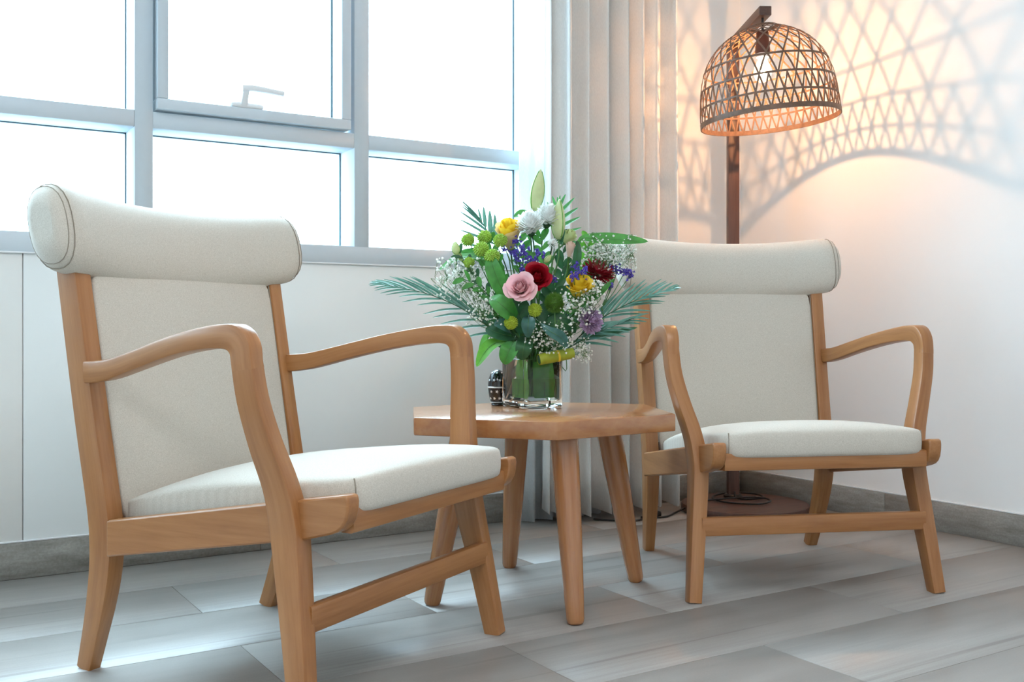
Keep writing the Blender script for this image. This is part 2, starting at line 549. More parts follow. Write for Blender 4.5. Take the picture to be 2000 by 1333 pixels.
# ------------------------------------------------------------------ window
win = empty('window_1', (0, 0, 0)); tag(win, kind='structure')
YF0, YG = 3.150, 3.275          # room face of the frame, plane of the glass
MW = 0.0525
mull = [0.662 - 4 * 0.698, 0.662 - 3 * 0.698, 0.662 - 2 * 0.698, 0.662 - 0.698, 0.662, 1.36, 2.058]
for mx_ in mull:
    box('mullion', (mx_, YF0, ZS + 0.056), (mx_ + MW, YG + 0.03, ZT), M['frame'], win, bev=0.0015, seg=1)
box('mullion', (WX0, YF0, ZS + 0.056), (WX0 + 0.05, YG + 0.03, ZT), M['frame'], win, bev=0.0015, seg=1)
box('mullion', (WX1 - 0.05, YF0, ZS + 0.056), (WX1, YG + 0.03, ZT), M['frame'], win, bev=0.0015, seg=1)
edges = [WX0 + 0.05 - MW] + mull + [WX1 - 0.05]
ZB, Z1, Z2 = 0.969, 1.2935, 1.343
box('sill_bar', (WX0, YF0, ZS), (WX1, YG + 0.03, ZB), M['frame'], win, bev=0.0015, seg=1)
box('sill_bead', (WX0, YF0 - 0.005, ZS - 0.003), (WX1, YF0 + 0.001, ZS + 0.002), M['white_plastic'], win, bev=0.001, seg=1)
box('head_bar', (WX0, YF0, ZT - 0.05), (WX1, YG + 0.03, ZT), M['frame'], win)
for a, b_ in zip(edges, edges[1:]):
    box('transom', (a + MW, YF0 + 0.0005, Z1), (b_, YG + 0.03, Z2), M['frame'], win, bev=0.0015, seg=1)
    for za, zb in ((ZB, Z1), (Z2, ZT - 0.05)):
        box('pane', (a + MW, YG, za), (b_, YG + 0.006, zb), M['pane'], win)
        # gasket round each pane: four slim strips
        g = 0.003
        gb = bmesh.new()
        for lo, hi in (((a + MW, YG - 0.008, za), (a + MW + g, YG, zb)), ((b_ - g, YG - 0.008, za), (b_, YG, zb)), ((a + MW, YG - 0.008, za), (b_, YG, za + g)), ((a + MW, YG - 0.008, zb - g), (b_, YG, zb))):
            r_ = bmesh.ops.create_cube(gb, size=1.0)
            for v in r_['verts']:
                v.co = Vector([(lo[i] + hi[i]) / 2 + v.co[i] * (hi[i] - lo[i]) for i in range(3)])
        bm_obj('gasket', gb, M['gasket'], win, sm=False)
# opening sash in the middle bay
sx0, sx1, sz0, sz1 = 0.722, 1.340, 1.349, ZT - 0.055
sw, y0, y1 = 0.033, 3.128, 3.222
sash = box('sash', (sx0, y0, sz0), (sx1, y1, sz0 + sw), M['frame'], win, bev=0.003, seg=2)
for lo, hi in (((sx0, y0, sz0 + sw), (sx0 + sw, y1, sz1 - sw)), ((sx1 - sw, y0, sz0 + sw), (sx1, y1, sz1 - sw)), ((sx0, y0, sz1 - sw), (sx1, y1, sz1))):
    box('sash_bar', lo, hi, M['frame'], sash, bev=0.003, seg=2)
for lo, hi in (((sx0 + sw, y1 - 0.012, sz0 + sw), (sx1 - sw, y1 - 0.004, sz0 + sw + 0.004)), ((sx0 + sw, y1 - 0.012, sz0 + sw), (sx0 + sw + 0.004, y1 - 0.004, sz1 - sw)), ((sx1 - sw - 0.004, y1 - 0.012, sz0 + sw), (sx1 - sw, y1 - 0.004, sz1 - sw))):
    box('sash_bead', lo, hi, M['gasket'], sash)
# handle: plate on the sash, neck, lever pointing right
hx, hz = 0.995, sz0 + sw
bmh = round_box(4, 4, lambda x, y_, z: (hx + 0.054 * x, y0 + 0.012 + 0.014 * y_, hz + 0.008 + 0.009 * z))
hd = bm_obj('window_handle', bmh, M['white_plastic'], sash)
v, f, g_ = sweep([(hx - 0.012, y0 + 0.008, hz + 0.01, 0.026, 0.024), (hx - 0.012, y0 - 0.004, hz + 0.028, 0.022, 0.02), (hx - 0.012, y0 - 0.016, hz + 0.052, 0.022, 0.02)], rad=0.006)
mesh_obj('handle_neck', v, f, M['white_plastic'], sash)
v, f, g_ = sweep([(hx - 0.024, y0 - 0.018, hz + 0.055, 0.02, 0.020), (hx + 0.02, y0 - 0.022, hz + 0.057, 0.02, 0.019), (hx + 0.105, y0 - 0.026, hz + 0.05, 0.018, 0.017)], lateral=Vector((0, 1, 0)), rad=0.006)
mesh_obj('handle_lever', v, f, M['white_plastic'], sash)

# ------------------------------------------------------------------ curtains
def drape(name, x0, x1, yc, folds, amp, zt, zb_fn, mat, seed, shear=0.0, nz=16, per=14, thick=0.0016):
    rnd = random.Random(seed)
    n = int(folds * per)
    ph, am = [], []
    lam = [rnd.uniform(0.75, 1.3) for _ in range(int(folds) + 2)]
    amps = [rnd.uniform(0.7, 1.15) for _ in range(int(folds) + 2)]
    tot = sum(lam[:int(folds)])
    cum = [0]
    for l in lam[:int(folds)]: cum.append(cum[-1] + l / tot)
    verts, faces = [], []
    for j in range(nz + 1):
        tz = j / nz
        for i in range(n + 1):
            s = i / per
            k = min(int(s), int(folds) - 1); fr = s - k
            xx = cum[k] + (cum[k + 1] - cum[k]) * fr
            w = 2 * math.pi * s
            a = amp * (amps[k] * (1 - fr) + amps[k + 1] * fr)
            sway = 0.006 * math.sin(5 * tz + k * 1.7) * tz
            px = x0 + (x1 - x0) * xx + shear * amp * math.sin(2 * w + 0.6) + sway
            py = yc + a * math.sin(w) * (0.85 + 0.25 * tz) + 0.25 * a * math.sin(2 * w + k)
            zb = zb_fn(xx, math.sin(w))
            verts.append((px, py, zt + (zb - zt) * tz))
    W = n + 1
    for j in range(nz):
        for i in range(n):
            faces.append((j * W + i, j * W + i + 1, (j + 1) * W + i + 1, (j + 1) * W + i))
    o = mesh_obj(name, verts, faces, mat, angle=180)
    sd = o.modifiers.new('thickness', 'SOLIDIFY'); sd.thickness = thick
    return o

cu = drape('curtain', 2.03, 2.585, 2.985, 7, 0.056, 2.62, lambda x, s: 0.040 + 0.012 * s, M['curtain'], 11, shear=0.12)
tag(cu, 'beige floor-length curtain hanging in deep folds between window and lamp', 'curtain')
sh = drape('sheer_curtain', 1.965, 2.33, 3.085, 5, 0.022, 2.62, lambda x, s: 0.004, M['sheer'], 5, shear=0.1, thick=0.0006)
tag(sh, 'white sheer curtain at the edge of the window, behind the beige curtain', 'curtain')

# ------------------------------------------------------------------ armchairs
def fy(p):            # chair parts are laid out with y forward; the mesh faces -y
    return (p[0], -p[1], p[2])

def part(name, path, mat, parent, rad=0.007, per=5, lateral=Vector((1, 0, 0)), spline=True):
    rows_ = [(r[0], -r[1], r[2], r[3], r[4]) for r in path]
    v, f, g = sweep(rows_, lateral, rad, per, 3, spline)
    bm = bmesh.new()
    o = mesh_obj(name, v, f, mat, parent, grain=g, angle=35)
    return o

def post_y(z):        # centre line of the reclined back posts
    return -0.243 - 0.177 * (z - 0.30)

def make_chair():
    t = empty('armchair')
    wd, ln = M['beech'], M['linen']
    for s in (-1, 1):
        # back leg and post in one bent piece
        part('back_post', [(s * .270, -.312, 0, .030, .040), (s * .2745, -.287, .07, .033, .045), (s * .279, -.262, .145, .037, .052), (s * .2825, -.245, .215, .039, .058),
                           (s * .284, -.241, .27, .040, .060), (s * .2845, -.248, .34, .040, .060), (s * .2865, -.285, .535, .040, .060), (s * .290, -.336, .832, .040, .056)], wd, t, rad=.0048, per=4)
        # front leg rising into the arm post
        part('front_leg', [(s * .334, .309, 0, .034, .040), (s * .318, .282, .16, .038, .050), (s * .304, .256, .30, .041, .060), (s * .3035, .248, .355, .040, .062),
                           (s * .313, .238, .42, .037, .058), (s * .336, .222, .50, .035, .053), (s * .354, .211, .575, .034, .050), (s * .3605, .2035, .64, .034, .048)], wd, t, rad=.0048, per=5)
        # arm with the mitred knuckle
        part('armrest', [(s * .303, -.268, .6105, .032, .044), (s * .303, -.245, .612, .032, .043), (s * .306, -.19, .619, .034, .040), (s * .318, -.10, .640, .038, .037), (s * .334, -.01, .661, .042, .037),
                         (s * .346, .06, .674, .043, .038), (s * .354, .12, .682, .042, .041), (s * .3575, .160, .684, .040, .044), (s * .3590, .184, .680, .037, .050), (s * .3600, .199, .664, .035, .050), (s * .3605, .2035, .6405, .0342, .0482), (s * .3595, .2050, .628, .0345, .0488)], wd, t, rad=.0052, per=4)
        # side rail with a rounded nose in front of the leg
        v, f, gr = [], [], []
        prof = []
        def zt_(y): return .319 + (y + .205) / .572 * (.412 - .319)
        def zb_(y): return .247 + (y + .205) / .572 * (.340 - .247)
        for y in (-.205, -.1, 0, .1, .2, .3, .355): prof.append((y, zt_(y)))
        prof += [(.370, zt_(.370)), (.3785, .411), (.381, .400), (.380, .385), (.376, .369), (.368, .356), (.356, .347), (.340, .341)]
        for y in (.28, .2, .1, 0, -.1, -.205): prof.append((y, zb_(y)))
        n = len(prof)
        def xo(y): return .316 - (y + .205) / .59 * .010
        for th in (0, .034):
            for (y, z) in prof:
                v.append((s * (xo(y) - th), -y, z)); gr.append((y, z, th))
        for i in range(n): f.append((i, (i + 1) % n, n + (i + 1) % n, n + i))
        f += [tuple(range(n))[::-1], tuple(range(n, 2 * n))]
        if s < 0: f = [q[::-1] for q in f]
        me_o = mesh_obj('side_rail', v, f, wd, t, grain=gr, angle=30)
        bv = me_o.modifiers.new('edge', 'BEVEL'); bv.width = .004; bv.segments = 2; bv.limit_method = 'ANGLE'; bv.angle_limit = math.radians(50)
    # cross pieces
    part('front_rail', [(-.272, .352, .362, .030, .044), (0, .352, .362, .030, .044), (.272, .352, .362, .030, .044)], wd, t, rad=.005, lateral=Vector((0, 1, 0)), per=2)
    part('rear_rail', [(-.285, -.225, .285, .026, .056), (0, -.225, .285, .026, .056), (.285, -.225, .285, .026, .056)], wd, t, rad=.005, lateral=Vector((0, 1, 0)), per=2)
    part('stretcher', [(-.308, .293, .189, .022, .048), (0, .293, .189, .022, .048), (.308, .293, .189, .022, .048)], wd, t, rad=.004, lateral=Vector((0, 1, 0)), per=2)
    # seat cushion, crowned, sloping to the back
    def seat(x, y_, z):
        y = .065 + .309 * y_
        hw = .267 + .009 * y_
        base = .314 + (y + .22) / .592 * .062
        crown = .028 * (1 - abs(x) ** 2.5) * (1 - .85 * max(0, y_) ** 6) * (1 - .6 * max(0, -y_) ** 3) if z > 0 else 0
        th = .035 - .017 * max(0, -y_) ** 2
        yy = y + (.006 * (1 - z * z) if y_ > .8 else 0)
        return (hw * x, -yy, base - .006 + th + th * z + crown)
    st = bm_obj('seat_cushion', round_box(15, 12, seat), ln, t, angle=180)
    us = box('seat_underside', (-.258, -.335, .338), (.258, .215, .352), M['underside'], t, bev=.003)
    for vv in us.data.vertices:
        vv.co.z += -.052 + (-vv.co.y + .22) / .59 * .062
    for s in (-1, 1):     # side seam of the cushion at the front corners
        pts = [seat(s * .9435, .9435, k) for k in (-.8, -.5, 0, .4, .7, .85)]
        v, f = tube([(p[0], p[1] - .0005, p[2]) for p in pts], .0013, 5)
        mesh_obj('seam', v, f, M['seam'], st)
    # upholstered back between the posts
    def back(x, y_, z):
        zz = .562 + .264 * z
        hw = .264 + .004 * z
        cr = (1 - abs(x) ** 2.5) * (1 - abs(z) ** 4)
        yf = post_y(zz) + (.030 + .016 * cr - .010 * (1 - x * x) if y_ > 0 else -.026)
        mid = (yf if y_ > 0 else post_y(zz) - .026)
        y = post_y(zz) + .002 + (mid - post_y(zz) - .002) * abs(y_)
        return (hw * x, -y, zz)
    bk = bm_obj('back_cushion', round_box(13, 14, back), ln, t, angle=180)
    for s in (-1, 1):     # welt along the side of the back
        pts = [(s * (.2655 + .004 * k), -(post_y(.585 + .25 * k) + .022), .585 + .25 * k) for k in [-.95 + .19 * i for i in range(11)]]
        v, f = tube(pts, .0022, 6)
        mesh_obj('welt', v, f, M['seam'], bk)
    # headrest roll, bowed in plan, ends forward
    def head(x, y_, z):
        cx = .368 * x
        b = x * x
        cy = -.374 + .046 * b
        cz = .877 + .031 * b
        hh = .0955 - .0075 * b; tt = .066
        # lean with the posts
        dy = y_ * tt - .22 * z * hh
        return (cx, -(cy + dy), cz + z * hh + .06 * y_ * tt)
    def head_map(x, y_, z):
        # round the cross section and keep full, softly capped ends
        r = math.sqrt(y_ * y_ + z * z)
        if r > 1e-6:
            m_ = max(abs(y_), abs(z))
            k = (abs(y_ / r) ** 2.4 + abs(z / r) ** 2.4) ** (-1 / 2.4)
            y2, z2 = y_ / r * k * m_, z / r * k * m_
        else: y2, z2 = 0, 0
        ax = abs(x)
        if ax > .87:
            q = (ax - .87) / .13
            sc = math.sqrt(max(0, 1 - (q * .97) ** 2.2))
            sc = .30 + .70 * sc
            y2 *= sc; z2 *= sc
        return head(x, y2, z2)
    bm = bmesh.new()
    bmesh.ops.create_cube(bm, size=2.0)
    bmesh.ops.subdivide_edges(bm, edges=bm.edges[:], cuts=19, use_grid_fill=True)
    for v in bm.verts:
        x = math.sin(v.co.x * math.pi / 2)
        v.co = Vector(head_map(x, v.co.y, v.co.z))
    hr = bm_obj('headrest', bm, ln, t, angle=180)
    for s in (-1, 1):
        for xx, mat_ in ((.918, 'seam'), (.950, 'seam')):
            pts = []
            for i in range(25):
                a = 2 * math.pi * i / 24
                pts.append(Vector(head_map(s * xx, math.cos(a) / max(abs(math.cos(a)), abs(math.sin(a))) * 1.004, math.sin(a) / max(abs(math.cos(a)), abs(math.sin(a))) * 1.004)))
            v, f = tube(pts, .0011, 5, cap=False)
            mesh_obj('seam', v, f, M[mat_], hr)
    return t

def copy_tree(o, parent=None):
    c = o.copy(); C.objects.link(c); c.parent = parent
    for ch in list(o.children): copy_tree(ch, c)
    return c

chair = make_chair()
chair2 = copy_tree(chair)
chair.location = (0.7702, 2.1108, 0); chair.rotation_euler.z = 0.515
chair2.location = (2.2039, 2.1128, 0); chair2.rotation_euler.z = -0.4065
tag(chair, 'wooden armchair with cream linen cushions in front of the window', 'armchair', 'pair of armchairs at the side table')
tag(chair2, 'wooden armchair with cream linen cushions in front of the floor lamp', 'armchair', 'pair of armchairs at the side table')

# ------------------------------------------------------------------ side table
TC = Vector((1.505, 2.265)); TZ = 0.48; TH = 0.044
tb = empty('side_table', (TC.x, TC.y, 0))
hexv = [(1.125, 2.245), (1.356, 1.964), (1.736, 1.984), (1.885, 2.285), (1.654, 2.566), (1.274, 2.546)]
bm = bmesh.new()
lo = [bm.verts.new((x - TC.x, y - TC.y, TZ - TH)) for x, y in hexv]
hi = [bm.verts.new((x - TC.x, y - TC.y, TZ)) for x, y in hexv]
bm.faces.new(lo[::-1]); bm.faces.new(hi)
for i in range(6): bm.faces.new((lo[i], lo[(i + 1) % 6], hi[(i + 1) % 6], hi[i]))
bmesh.ops.bevel(bm, geom=bm.edges[:], offset=.0035, segments=2, affect='EDGES', profile=.5)
top = bm_obj('table_top', bm, M['table_wood'], tb, angle=40)
at = top.data.attributes.new('grain', 'FLOAT_VECTOR', 'POINT')
for i, v in enumerate(top.data.vertices): at.data[i].vector = (v.co.x * .85 + v.co.y * .53, (v.co.y * .85 - v.co.x * .53) * .45, v.co.z * .6)
FT = [(1.410, 1.965), (1.790, 2.209), (1.583, 2.538), (1.201, 2.296)]
fc = Vector((sum(p[0] for p in FT) / 4, sum(p[1] for p in FT) / 4))
for p in FT:
    foot = Vector(p); up = fc + (foot - fc) * .70
    pts, rad = [], []
    for z, r in ((0.0, .0165), (.004, .0195), (.012, .0215), (.05, .0235), (.2, .029), (.36, .0335), (TZ - TH, .0355)):
        q = foot.lerp(up, z / (TZ - TH))
        pts.append((q.x - TC.x, q.y - TC.y, z)); rad.append(r)
    v, f = tube(pts, rad, 24)
    gr = []
    for i in range(len(pts)):
        for j in range(24): gr.append((pts[i][2], .03 * math.cos(j / 24 * 6.283), .03 * math.sin(j / 24 * 6.283)))
    mesh_obj('leg', v, f, M['table_wood'], tb, grain=gr, angle=60)
tag(tb, 'low wooden side table with hexagonal top and round tapered legs', 'side table')

# ------------------------------------------------------------------ floor lamp
def bulb_mat():
    m = bpy.data.materials.new('glowing_bulb_glass'); m.use_nodes = True
    nt = m.node_tree; nt.nodes.clear()
    out = nt.nodes.new('ShaderNodeOutputMaterial')
    t = N(nt, 'ShaderNodeBsdfTransparent'); e = N(nt, 'ShaderNodeEmission')
    e.inputs['Color'].default_value = (1.0, 0.78, 0.5, 1); e.inputs['Strength'].default_value = 5.0
    mx = N(nt, 'ShaderNodeMixShader', Fac=0.22)
    nt.links.new(t.outputs[0], mx.inputs[1]); nt.links.new(e.outputs[0], mx.inputs[2]); nt.links.new(mx.outputs[0], out.inputs['Surface'])
    return m
PX, PY = 2.87, 2.944           # pole
DX, DY = 2.823, 2.832          # centre of the base disc
SX, SY, RIMZ = 2.666, 2.588, 1.427
lamp = empty('floor_lamp', (DX, DY, 0))
LO = (DX, DY, 0)
v, f = lathe([(0, 0), (.232, 0), (.238, .004), (.24, .010), (.24, .026), (.237, .031), (.231, .033), (0, .033)], 64, DX, DY)
mesh_obj('lamp_base', v, f, M['dark_wood'], lamp, off=LO, grain=[(p[0], p[1], p[2]) for p in v], angle=40)
v, f = lathe([(0, .033), (.036, .033), (.036, .042), (.030, .048), (0, .048)], 32, PX, PY)
mesh_obj('pole_collar', v, f, M['black'], lamp, off=LO)
ARMZ = 1.807
adir = Vector((SX - PX, SY - PY, 0)).normalized()
aper = Vector((-adir.y, adir.x, 0))
ps = .0225
v, f, g = sweep([(PX, PY, .045, .043, .043), (PX, PY, 1.0, .043, .043), (PX, PY, ARMZ - .018, .043, .043)], lateral=Vector((math.cos(YAW), -math.sin(YAW), 0)), rad=.003, per=2)
mesh_obj('lamp_pole', v, f, M['dark_wood'], lamp, off=LO, grain=g)
a0 = Vector((PX, PY, ARMZ)) - adir * .03
a1 = Vector((SX, SY, ARMZ)) + adir * .035
v, f, g = sweep([(*a0, .042, .032), (*a0.lerp(a1, .5), .042, .032), (*a1, .042, .032)], lateral=aper, rad=.002, per=2)
mesh_obj('lamp_arm', v, f, M['dark_wood'], lamp, off=LO, grain=g)
# lamp holder
v, f = lathe([(.0045, 1.735), (.0045, 1.80)], 10, SX, SY)
mesh_obj('hanger_rod', v, f, M['black'], lamp, off=LO)
v, f = lathe([(0, 1.665), (.024, 1.665), (.027, 1.672), (.0235, 1.70), (.0215, 1.738), (.018, 1.744), (0, 1.744)], 28, SX, SY)
mesh_obj('lamp_holder', v, f, plain('holder_brown', lin(72, 42, 34), .4), lamp, off=LO)
v, f = lathe([(0, 1.652), (.0215, 1.652), (.0225, 1.656), (.0225, 1.666), (0, 1.666)], 28, SX, SY)
mesh_obj('holder_ring', v, f, M['white_plastic'], lamp, off=LO)
FIL = 1.597
v, f = lathe([(0, FIL - .033), (.012, FIL - .031), (.024, FIL - .022), (.031, FIL - .006), (.0315, FIL + .008), (.027, FIL + .025), (.018, FIL + .042), (.0135, FIL + .055)], 28, SX, SY)
bulb = mesh_obj('light_bulb', v, f, bulb_mat(), lamp, off=LO, angle=180)
v, f = lathe([(0, FIL - .011), (.006, FIL - .009), (.009, FIL - .003), (.009, FIL + .004), (.006, FIL + .010), (0, FIL + .012)], 16, SX, SY)
mesh_obj('filament', v, f, emit('bulb_glow', (1.0, 0.51, 0.225, 1), 3300.0), bulb, off=LO, angle=180)

# woven shade: rim, hoops and crossing strips
HT = .335
PR = [(0, .240), (.05, .2385), (.10, .234), (.15, .226), (.19, .214), (.22, .200), (.25, .179), (.275, .155), (.295, .128), (.312, .098), (.325, .067), (.333, .045)]
def prof_r(h):
    for (h0, r0), (h1, r1) in zip(PR, PR[1:]):
        if h <= h1: return r0 + (r1 - r0) * (h - h0) / (h1 - h0)
    return PR[-1][1]
fw = Vector((math.sin(YAW), math.cos(YAW), 0))
tilt = Matrix.Rotation(math.radians(-5.2), 4, fw)
shade = mesh_obj('lamp_shade', *(lambda n: ([(r * math.cos(2 * math.pi * j / n), r * math.sin(2 * math.pi * j / n), h) for r, h in ((.2385, -.004), (.2425, -.004), (.2425, .013), (.2385, .013)) for j in range(n)],
        [(a * n + j, a * n + (j + 1) % n, ((a + 1) % 4) * n + (j + 1) % n, ((a + 1) % 4) * n + j) for a in range(4) for j in range(n)]))(72), M['cane'], lamp, angle=50)
shade.matrix_local = Matrix.Translation((SX - DX, SY - DY, 1.72)) @ tilt @ Matrix.Translation((0, 0, RIMZ - 1.72))
def hoop(h, wd, th):
    r = prof_r(h)
    sl = (prof_r(min(h + .004, .333)) - prof_r(h - .004)) / (min(h + .004, .333) - h + .004)
    tz = Vector((sl, 1)).normalized()
    nr = Vector((tz.y, -tz.x))
    n = 72; V = []
    for a, b_ in ((-wd, -th), (-wd, th), (wd, th), (wd, -th)):
        rr = r + tz.x * a / 2 + nr.x * b_ / 2; hh = h + tz.y * a / 2 + nr.y * b_ / 2
        for j in range(n): V.append((rr * math.cos(2 * math.pi * j / n), rr * math.sin(2 * math.pi * j / n), hh))
    Fc = [(a * n + j, a * n + (j + 1) % n, ((a + 1) % 4) * n + (j + 1) % n, ((a + 1) % 4) * n + j) for a in range(4) for j in range(n)]
    mesh_obj('hoop', V, Fc, M['cane'], shade, angle=50)
for h in (.060, .122, .188): hoop(h, .0065, .003)
hoop(.331, .010, .006)
def strip_mesh(sign, hmax, layer):
    L, pts = 0.0, []
    ns = 26
    hs = []
    phi = 0.0
    prev = None
    for i in range(ns + 1):
        t = i / ns
        h = .004 + (hmax - .004) * (t if hmax < .2 else 1 - (1 - t) ** 1.6)
        r = prof_r(h)
        if prev:
            dl = math.hypot(h - prev[0], r - prev[1])
            k = .27 + .45 * max(0, (h - .10) / .23) ** 1.3
            phi += sign * k * dl / max(r, .06)
        prev = (h, r)
        pts.append(Vector(((r + layer) * math.cos(phi), (r + layer) * math.sin(phi), h)))
    V, Fc = [], []
    for i, p in enumerate(pts):
        t = (pts[min(i + 1, ns)] - pts[max(i - 1, 0)]).normalized()
        h = p.z; e = .003
        sl = (prof_r(min(h + e, .333)) - prof_r(max(h - e, 0))) / (min(h + e, .333) - max(h - e, 0))
        ra = Vector((p.x, p.y, 0)).normalized()
        nor = (ra - Vector((0, 0, sl))).normalized()
        lat = t.cross(nor).normalized()
        for a, b_ in ((-1, -1), (1, -1), (1, 1), (-1, 1)):
            V.append(p + lat * a * .0029 + nor * b_ * .0007)
    for i in range(ns):
        for j in range(4): Fc.append((i * 4 + j, i * 4 + (j + 1) % 4, i * 4 + 4 + (j + 1) % 4, i * 4 + 4 + j))
    Fc += [(3, 2, 1, 0), (ns * 4, ns * 4 + 1, ns * 4 + 2, ns * 4 + 3)]
    return V, Fc
NB = 24
for sign, lay in ((1, .0011), (-1, -.0011)):
    for hmax, o_ in ((.331, 0.0), (.124, .5)):
        V, Fc = strip_mesh(sign, hmax, lay)
        first = None
        for k in range(NB):
            if first is None:
                o = mesh_obj('cane_strip', V, Fc, M['cane'], shade, angle=50); first = o.data
            else:
                o = bpy.data.objects.new('cane_strip', first); C.objects.link(o); o.parent = shade
            o.rotation_euler.z = 2 * math.pi * (k + o_) / NB
tag(lamp, 'dark wood floor lamp with lit woven cane dome shade in the corner', 'floor lamp')

# cable: loops on the lamp foot, then runs over the floor to the left
cz = .039
pts = [(PX - .02, PY - .03, .06), (PX - .03, PY - .06, cz), (PX + .06, PY - .10, cz), (PX + .09, PY - .03, cz + .004), (PX + .02, PY + .045, cz + .004), (PX - .09, PY + .02, cz), (PX - .13, PY - .09, cz),
       (PX - .05, PY - .19, cz), (PX + .03, PY - .17, cz + .004), (PX + .02, PY - .10, cz + .007), (PX - .10, PY - .06, cz + .006), (PX - .22, PY - .04, cz), (PX - .31, PY - .02, .007), (PX - .40, PY - .06, .005), (PX - .48, PY - .02, .005)]
v, f = tube([r[:3] for r in catmull(pts, 6)], .0036, 7)
cord = empty('power_cord', (PX - .40, PY - .06, 0))
mesh_obj('cable', v, f, M['black'], cord, off=(PX - .40, PY - .06, 0), angle=180)
bmp = round_box(3, 5, lambda x, y_, z: (-.04 + .035 * x, .02 + .014 * y_, .014 + .012 * z))
pl = bm_obj('foot_switch', bmp, M['black'], cord)
v, f = tube([r[:3] for r in catmull([(-.06, .03, .006), (-.13, .0, .005), (-.19, .03, .005), (-.25, .10, .005)], 6)], .0034, 7)
mesh_obj('cable', v, f, M['black'], cord, angle=180)
tag(cord, 'black lamp cord coiled on the round lamp base and trailing over the floor', 'power cord')

#FLOWERS
# ------------------------------------------------------------------ vase
VC = Vector((1.5555, 2.3745)); VH = .0635; VZ0, VZ1 = TZ + .0004, TZ + .134
def sq_ring(h, r, z, n=5):
    return [(a, b_, z) for a, b_ in rsec(h, h, r, n)]
def loft(rings, close=True):
    m_ = len(rings[0]); V = [p for r in rings for p in r]; Fc = []
    for i in range(len(rings) - 1):
        for j in range(m_):
            Fc.append((i * m_ + j, i * m_ + (j + 1) % m_, (i + 1) * m_ + (j + 1) % m_, (i + 1) * m_ + j))
    Fc.append(tuple(range(m_))[::-1]); Fc.append(tuple(range((len(rings) - 1) * m_, len(rings) * m_)))
    return V, Fc
vase = empty('glass_vase', (VC.x, VC.y, VZ0))
hz_ = VZ1 - VZ0
V, Fc = loft([sq_ring(VH - .004, .010, 0), sq_ring(VH, .012, .004), sq_ring(VH, .012, hz_ - .002), sq_ring(VH - .0012, .011, hz_), sq_ring(VH - .0045, .009, hz_), sq_ring(VH - .0058, .008, hz_ - .002),
              sq_ring(VH - .0062, .008, .024), sq_ring(VH - .010, .012, .018)])
mesh_obj('vase_body', V, Fc, M['vase_glass'], vase, angle=35)
V, Fc = loft([sq_ring(VH - .0105, .012, .0188), sq_ring(VH - .0068, .0078, .0245), sq_ring(VH - .0068, .0078, .078)])
mesh_obj('water', V, Fc, M['water'], vase, angle=35)
tag(vase, 'square clear glass vase holding the bouquet on the hexagonal table', 'vase')

# ------------------------------------------------------------------ bouquet
D0 = 2.838
RV = Vector((math.cos(YAW), -math.sin(YAW), 0)); TCAM = -fw; UP = Vector((0, 0, 1))
def B(u, v, dd=0.0): return pix(u, v, D0 + dd)
def dirv(a, b_, c): return (RV * a + UP * b_ + TCAM * c).normalized()
def g_(name, r, g, b_, rough=.5, tr=.25, var=.18, sc=55): return plain(name, lin(r, g, b_), rough, var=var, scale=sc, transl=tr)
FM = dict(
    stem=g_('stem_green', 72, 118, 58, .5, 0), stem_dark=g_('stem_dark', 46, 84, 52, .5, 0),
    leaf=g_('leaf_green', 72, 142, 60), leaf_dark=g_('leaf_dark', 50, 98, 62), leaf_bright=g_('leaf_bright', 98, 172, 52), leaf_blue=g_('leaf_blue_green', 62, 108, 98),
    palm=g_('palm_green', 92, 142, 126, .35, .2), palm_fresh=g_('palm_fresh', 76, 150, 84, .4, .3),
    pink=g_('petal_pink', 246, 200, 204, .55, .2, .07), red=g_('petal_red', 168, 14, 36, .5, .1, .2), crimson=g_('petal_crimson', 150, 20, 38, .5, .1, .25),
    yellow=g_('petal_yellow', 250, 214, 60, .5, .25, .1), cream=g_('petal_cream', 250, 228, 176, .5, .25, .08),
    white=g_('petal_white', 248, 249, 246, .55, .42, .02), peach=g_('petal_peach', 244, 218, 200, .5, .2, .06), lilac=g_('petal_lilac', 206, 180, 214, .55, .2, .12),
    pom=g_('pom_green', 168, 204, 84, .6, .15, .2, 120), pom_y=g_('pom_yellow_green', 170, 190, 52, .6, .15, .2, 120), trick=g_('trick_green', 88, 132, 44, .6, .15, .25, 90),
    purple=g_('statice_purple', 92, 76, 178, .6, .1, .3, 90), lily=g_('lily_bud', 206, 216, 162, .5, .2, .1, 30), lisi=g_('lisianthus_green', 208, 220, 158, .5, .25, .08),
    gyp=g_('gypsophila_white', 248, 248, 243, .6, .35, .03), roll=g_('rolled_leaf', 168, 178, 52, .45, .2, .15, 40))

def orient(d, spin=0.0):
    return d.to_track_quat('Z', 'Y').to_matrix().to_4x4() @ Matrix.Rotation(spin, 4, 'Z')
def xf(Mx, V): return [Mx @ Vector(p) for p in V]

def stem_pts(base, pos, d, bend=.05):
    mouth = Vector((VC.x, VC.y, VZ1 - .01)) + Vector(((pos.x - VC.x) * .16, (pos.y - VC.y) * .16, 0))
    for ax in (0, 1):
        c = VC.x if ax == 0 else VC.y
        mouth[ax] = min(max(mouth[ax], c - .045), c + .045)
    return [r[:3] for r in catmull([tuple(base), tuple(mouth), tuple(mouth.lerp(pos, .5) + UP * .012), tuple(pos - d * bend), tuple(pos)], 4)]

BASES = [0]
def flower_root(name, label, cat, group=None):
    BASES[0] += 1
    a = BASES[0] * 2.399; r = .012 + .026 * ((BASES[0] * .618) % 1)
    b_ = Vector((VC.x + r * math.cos(a), VC.y + r * math.sin(a), VZ0 + .026))
    o = empty(name, b_); tag(o, label, cat, group)
    return o, b_

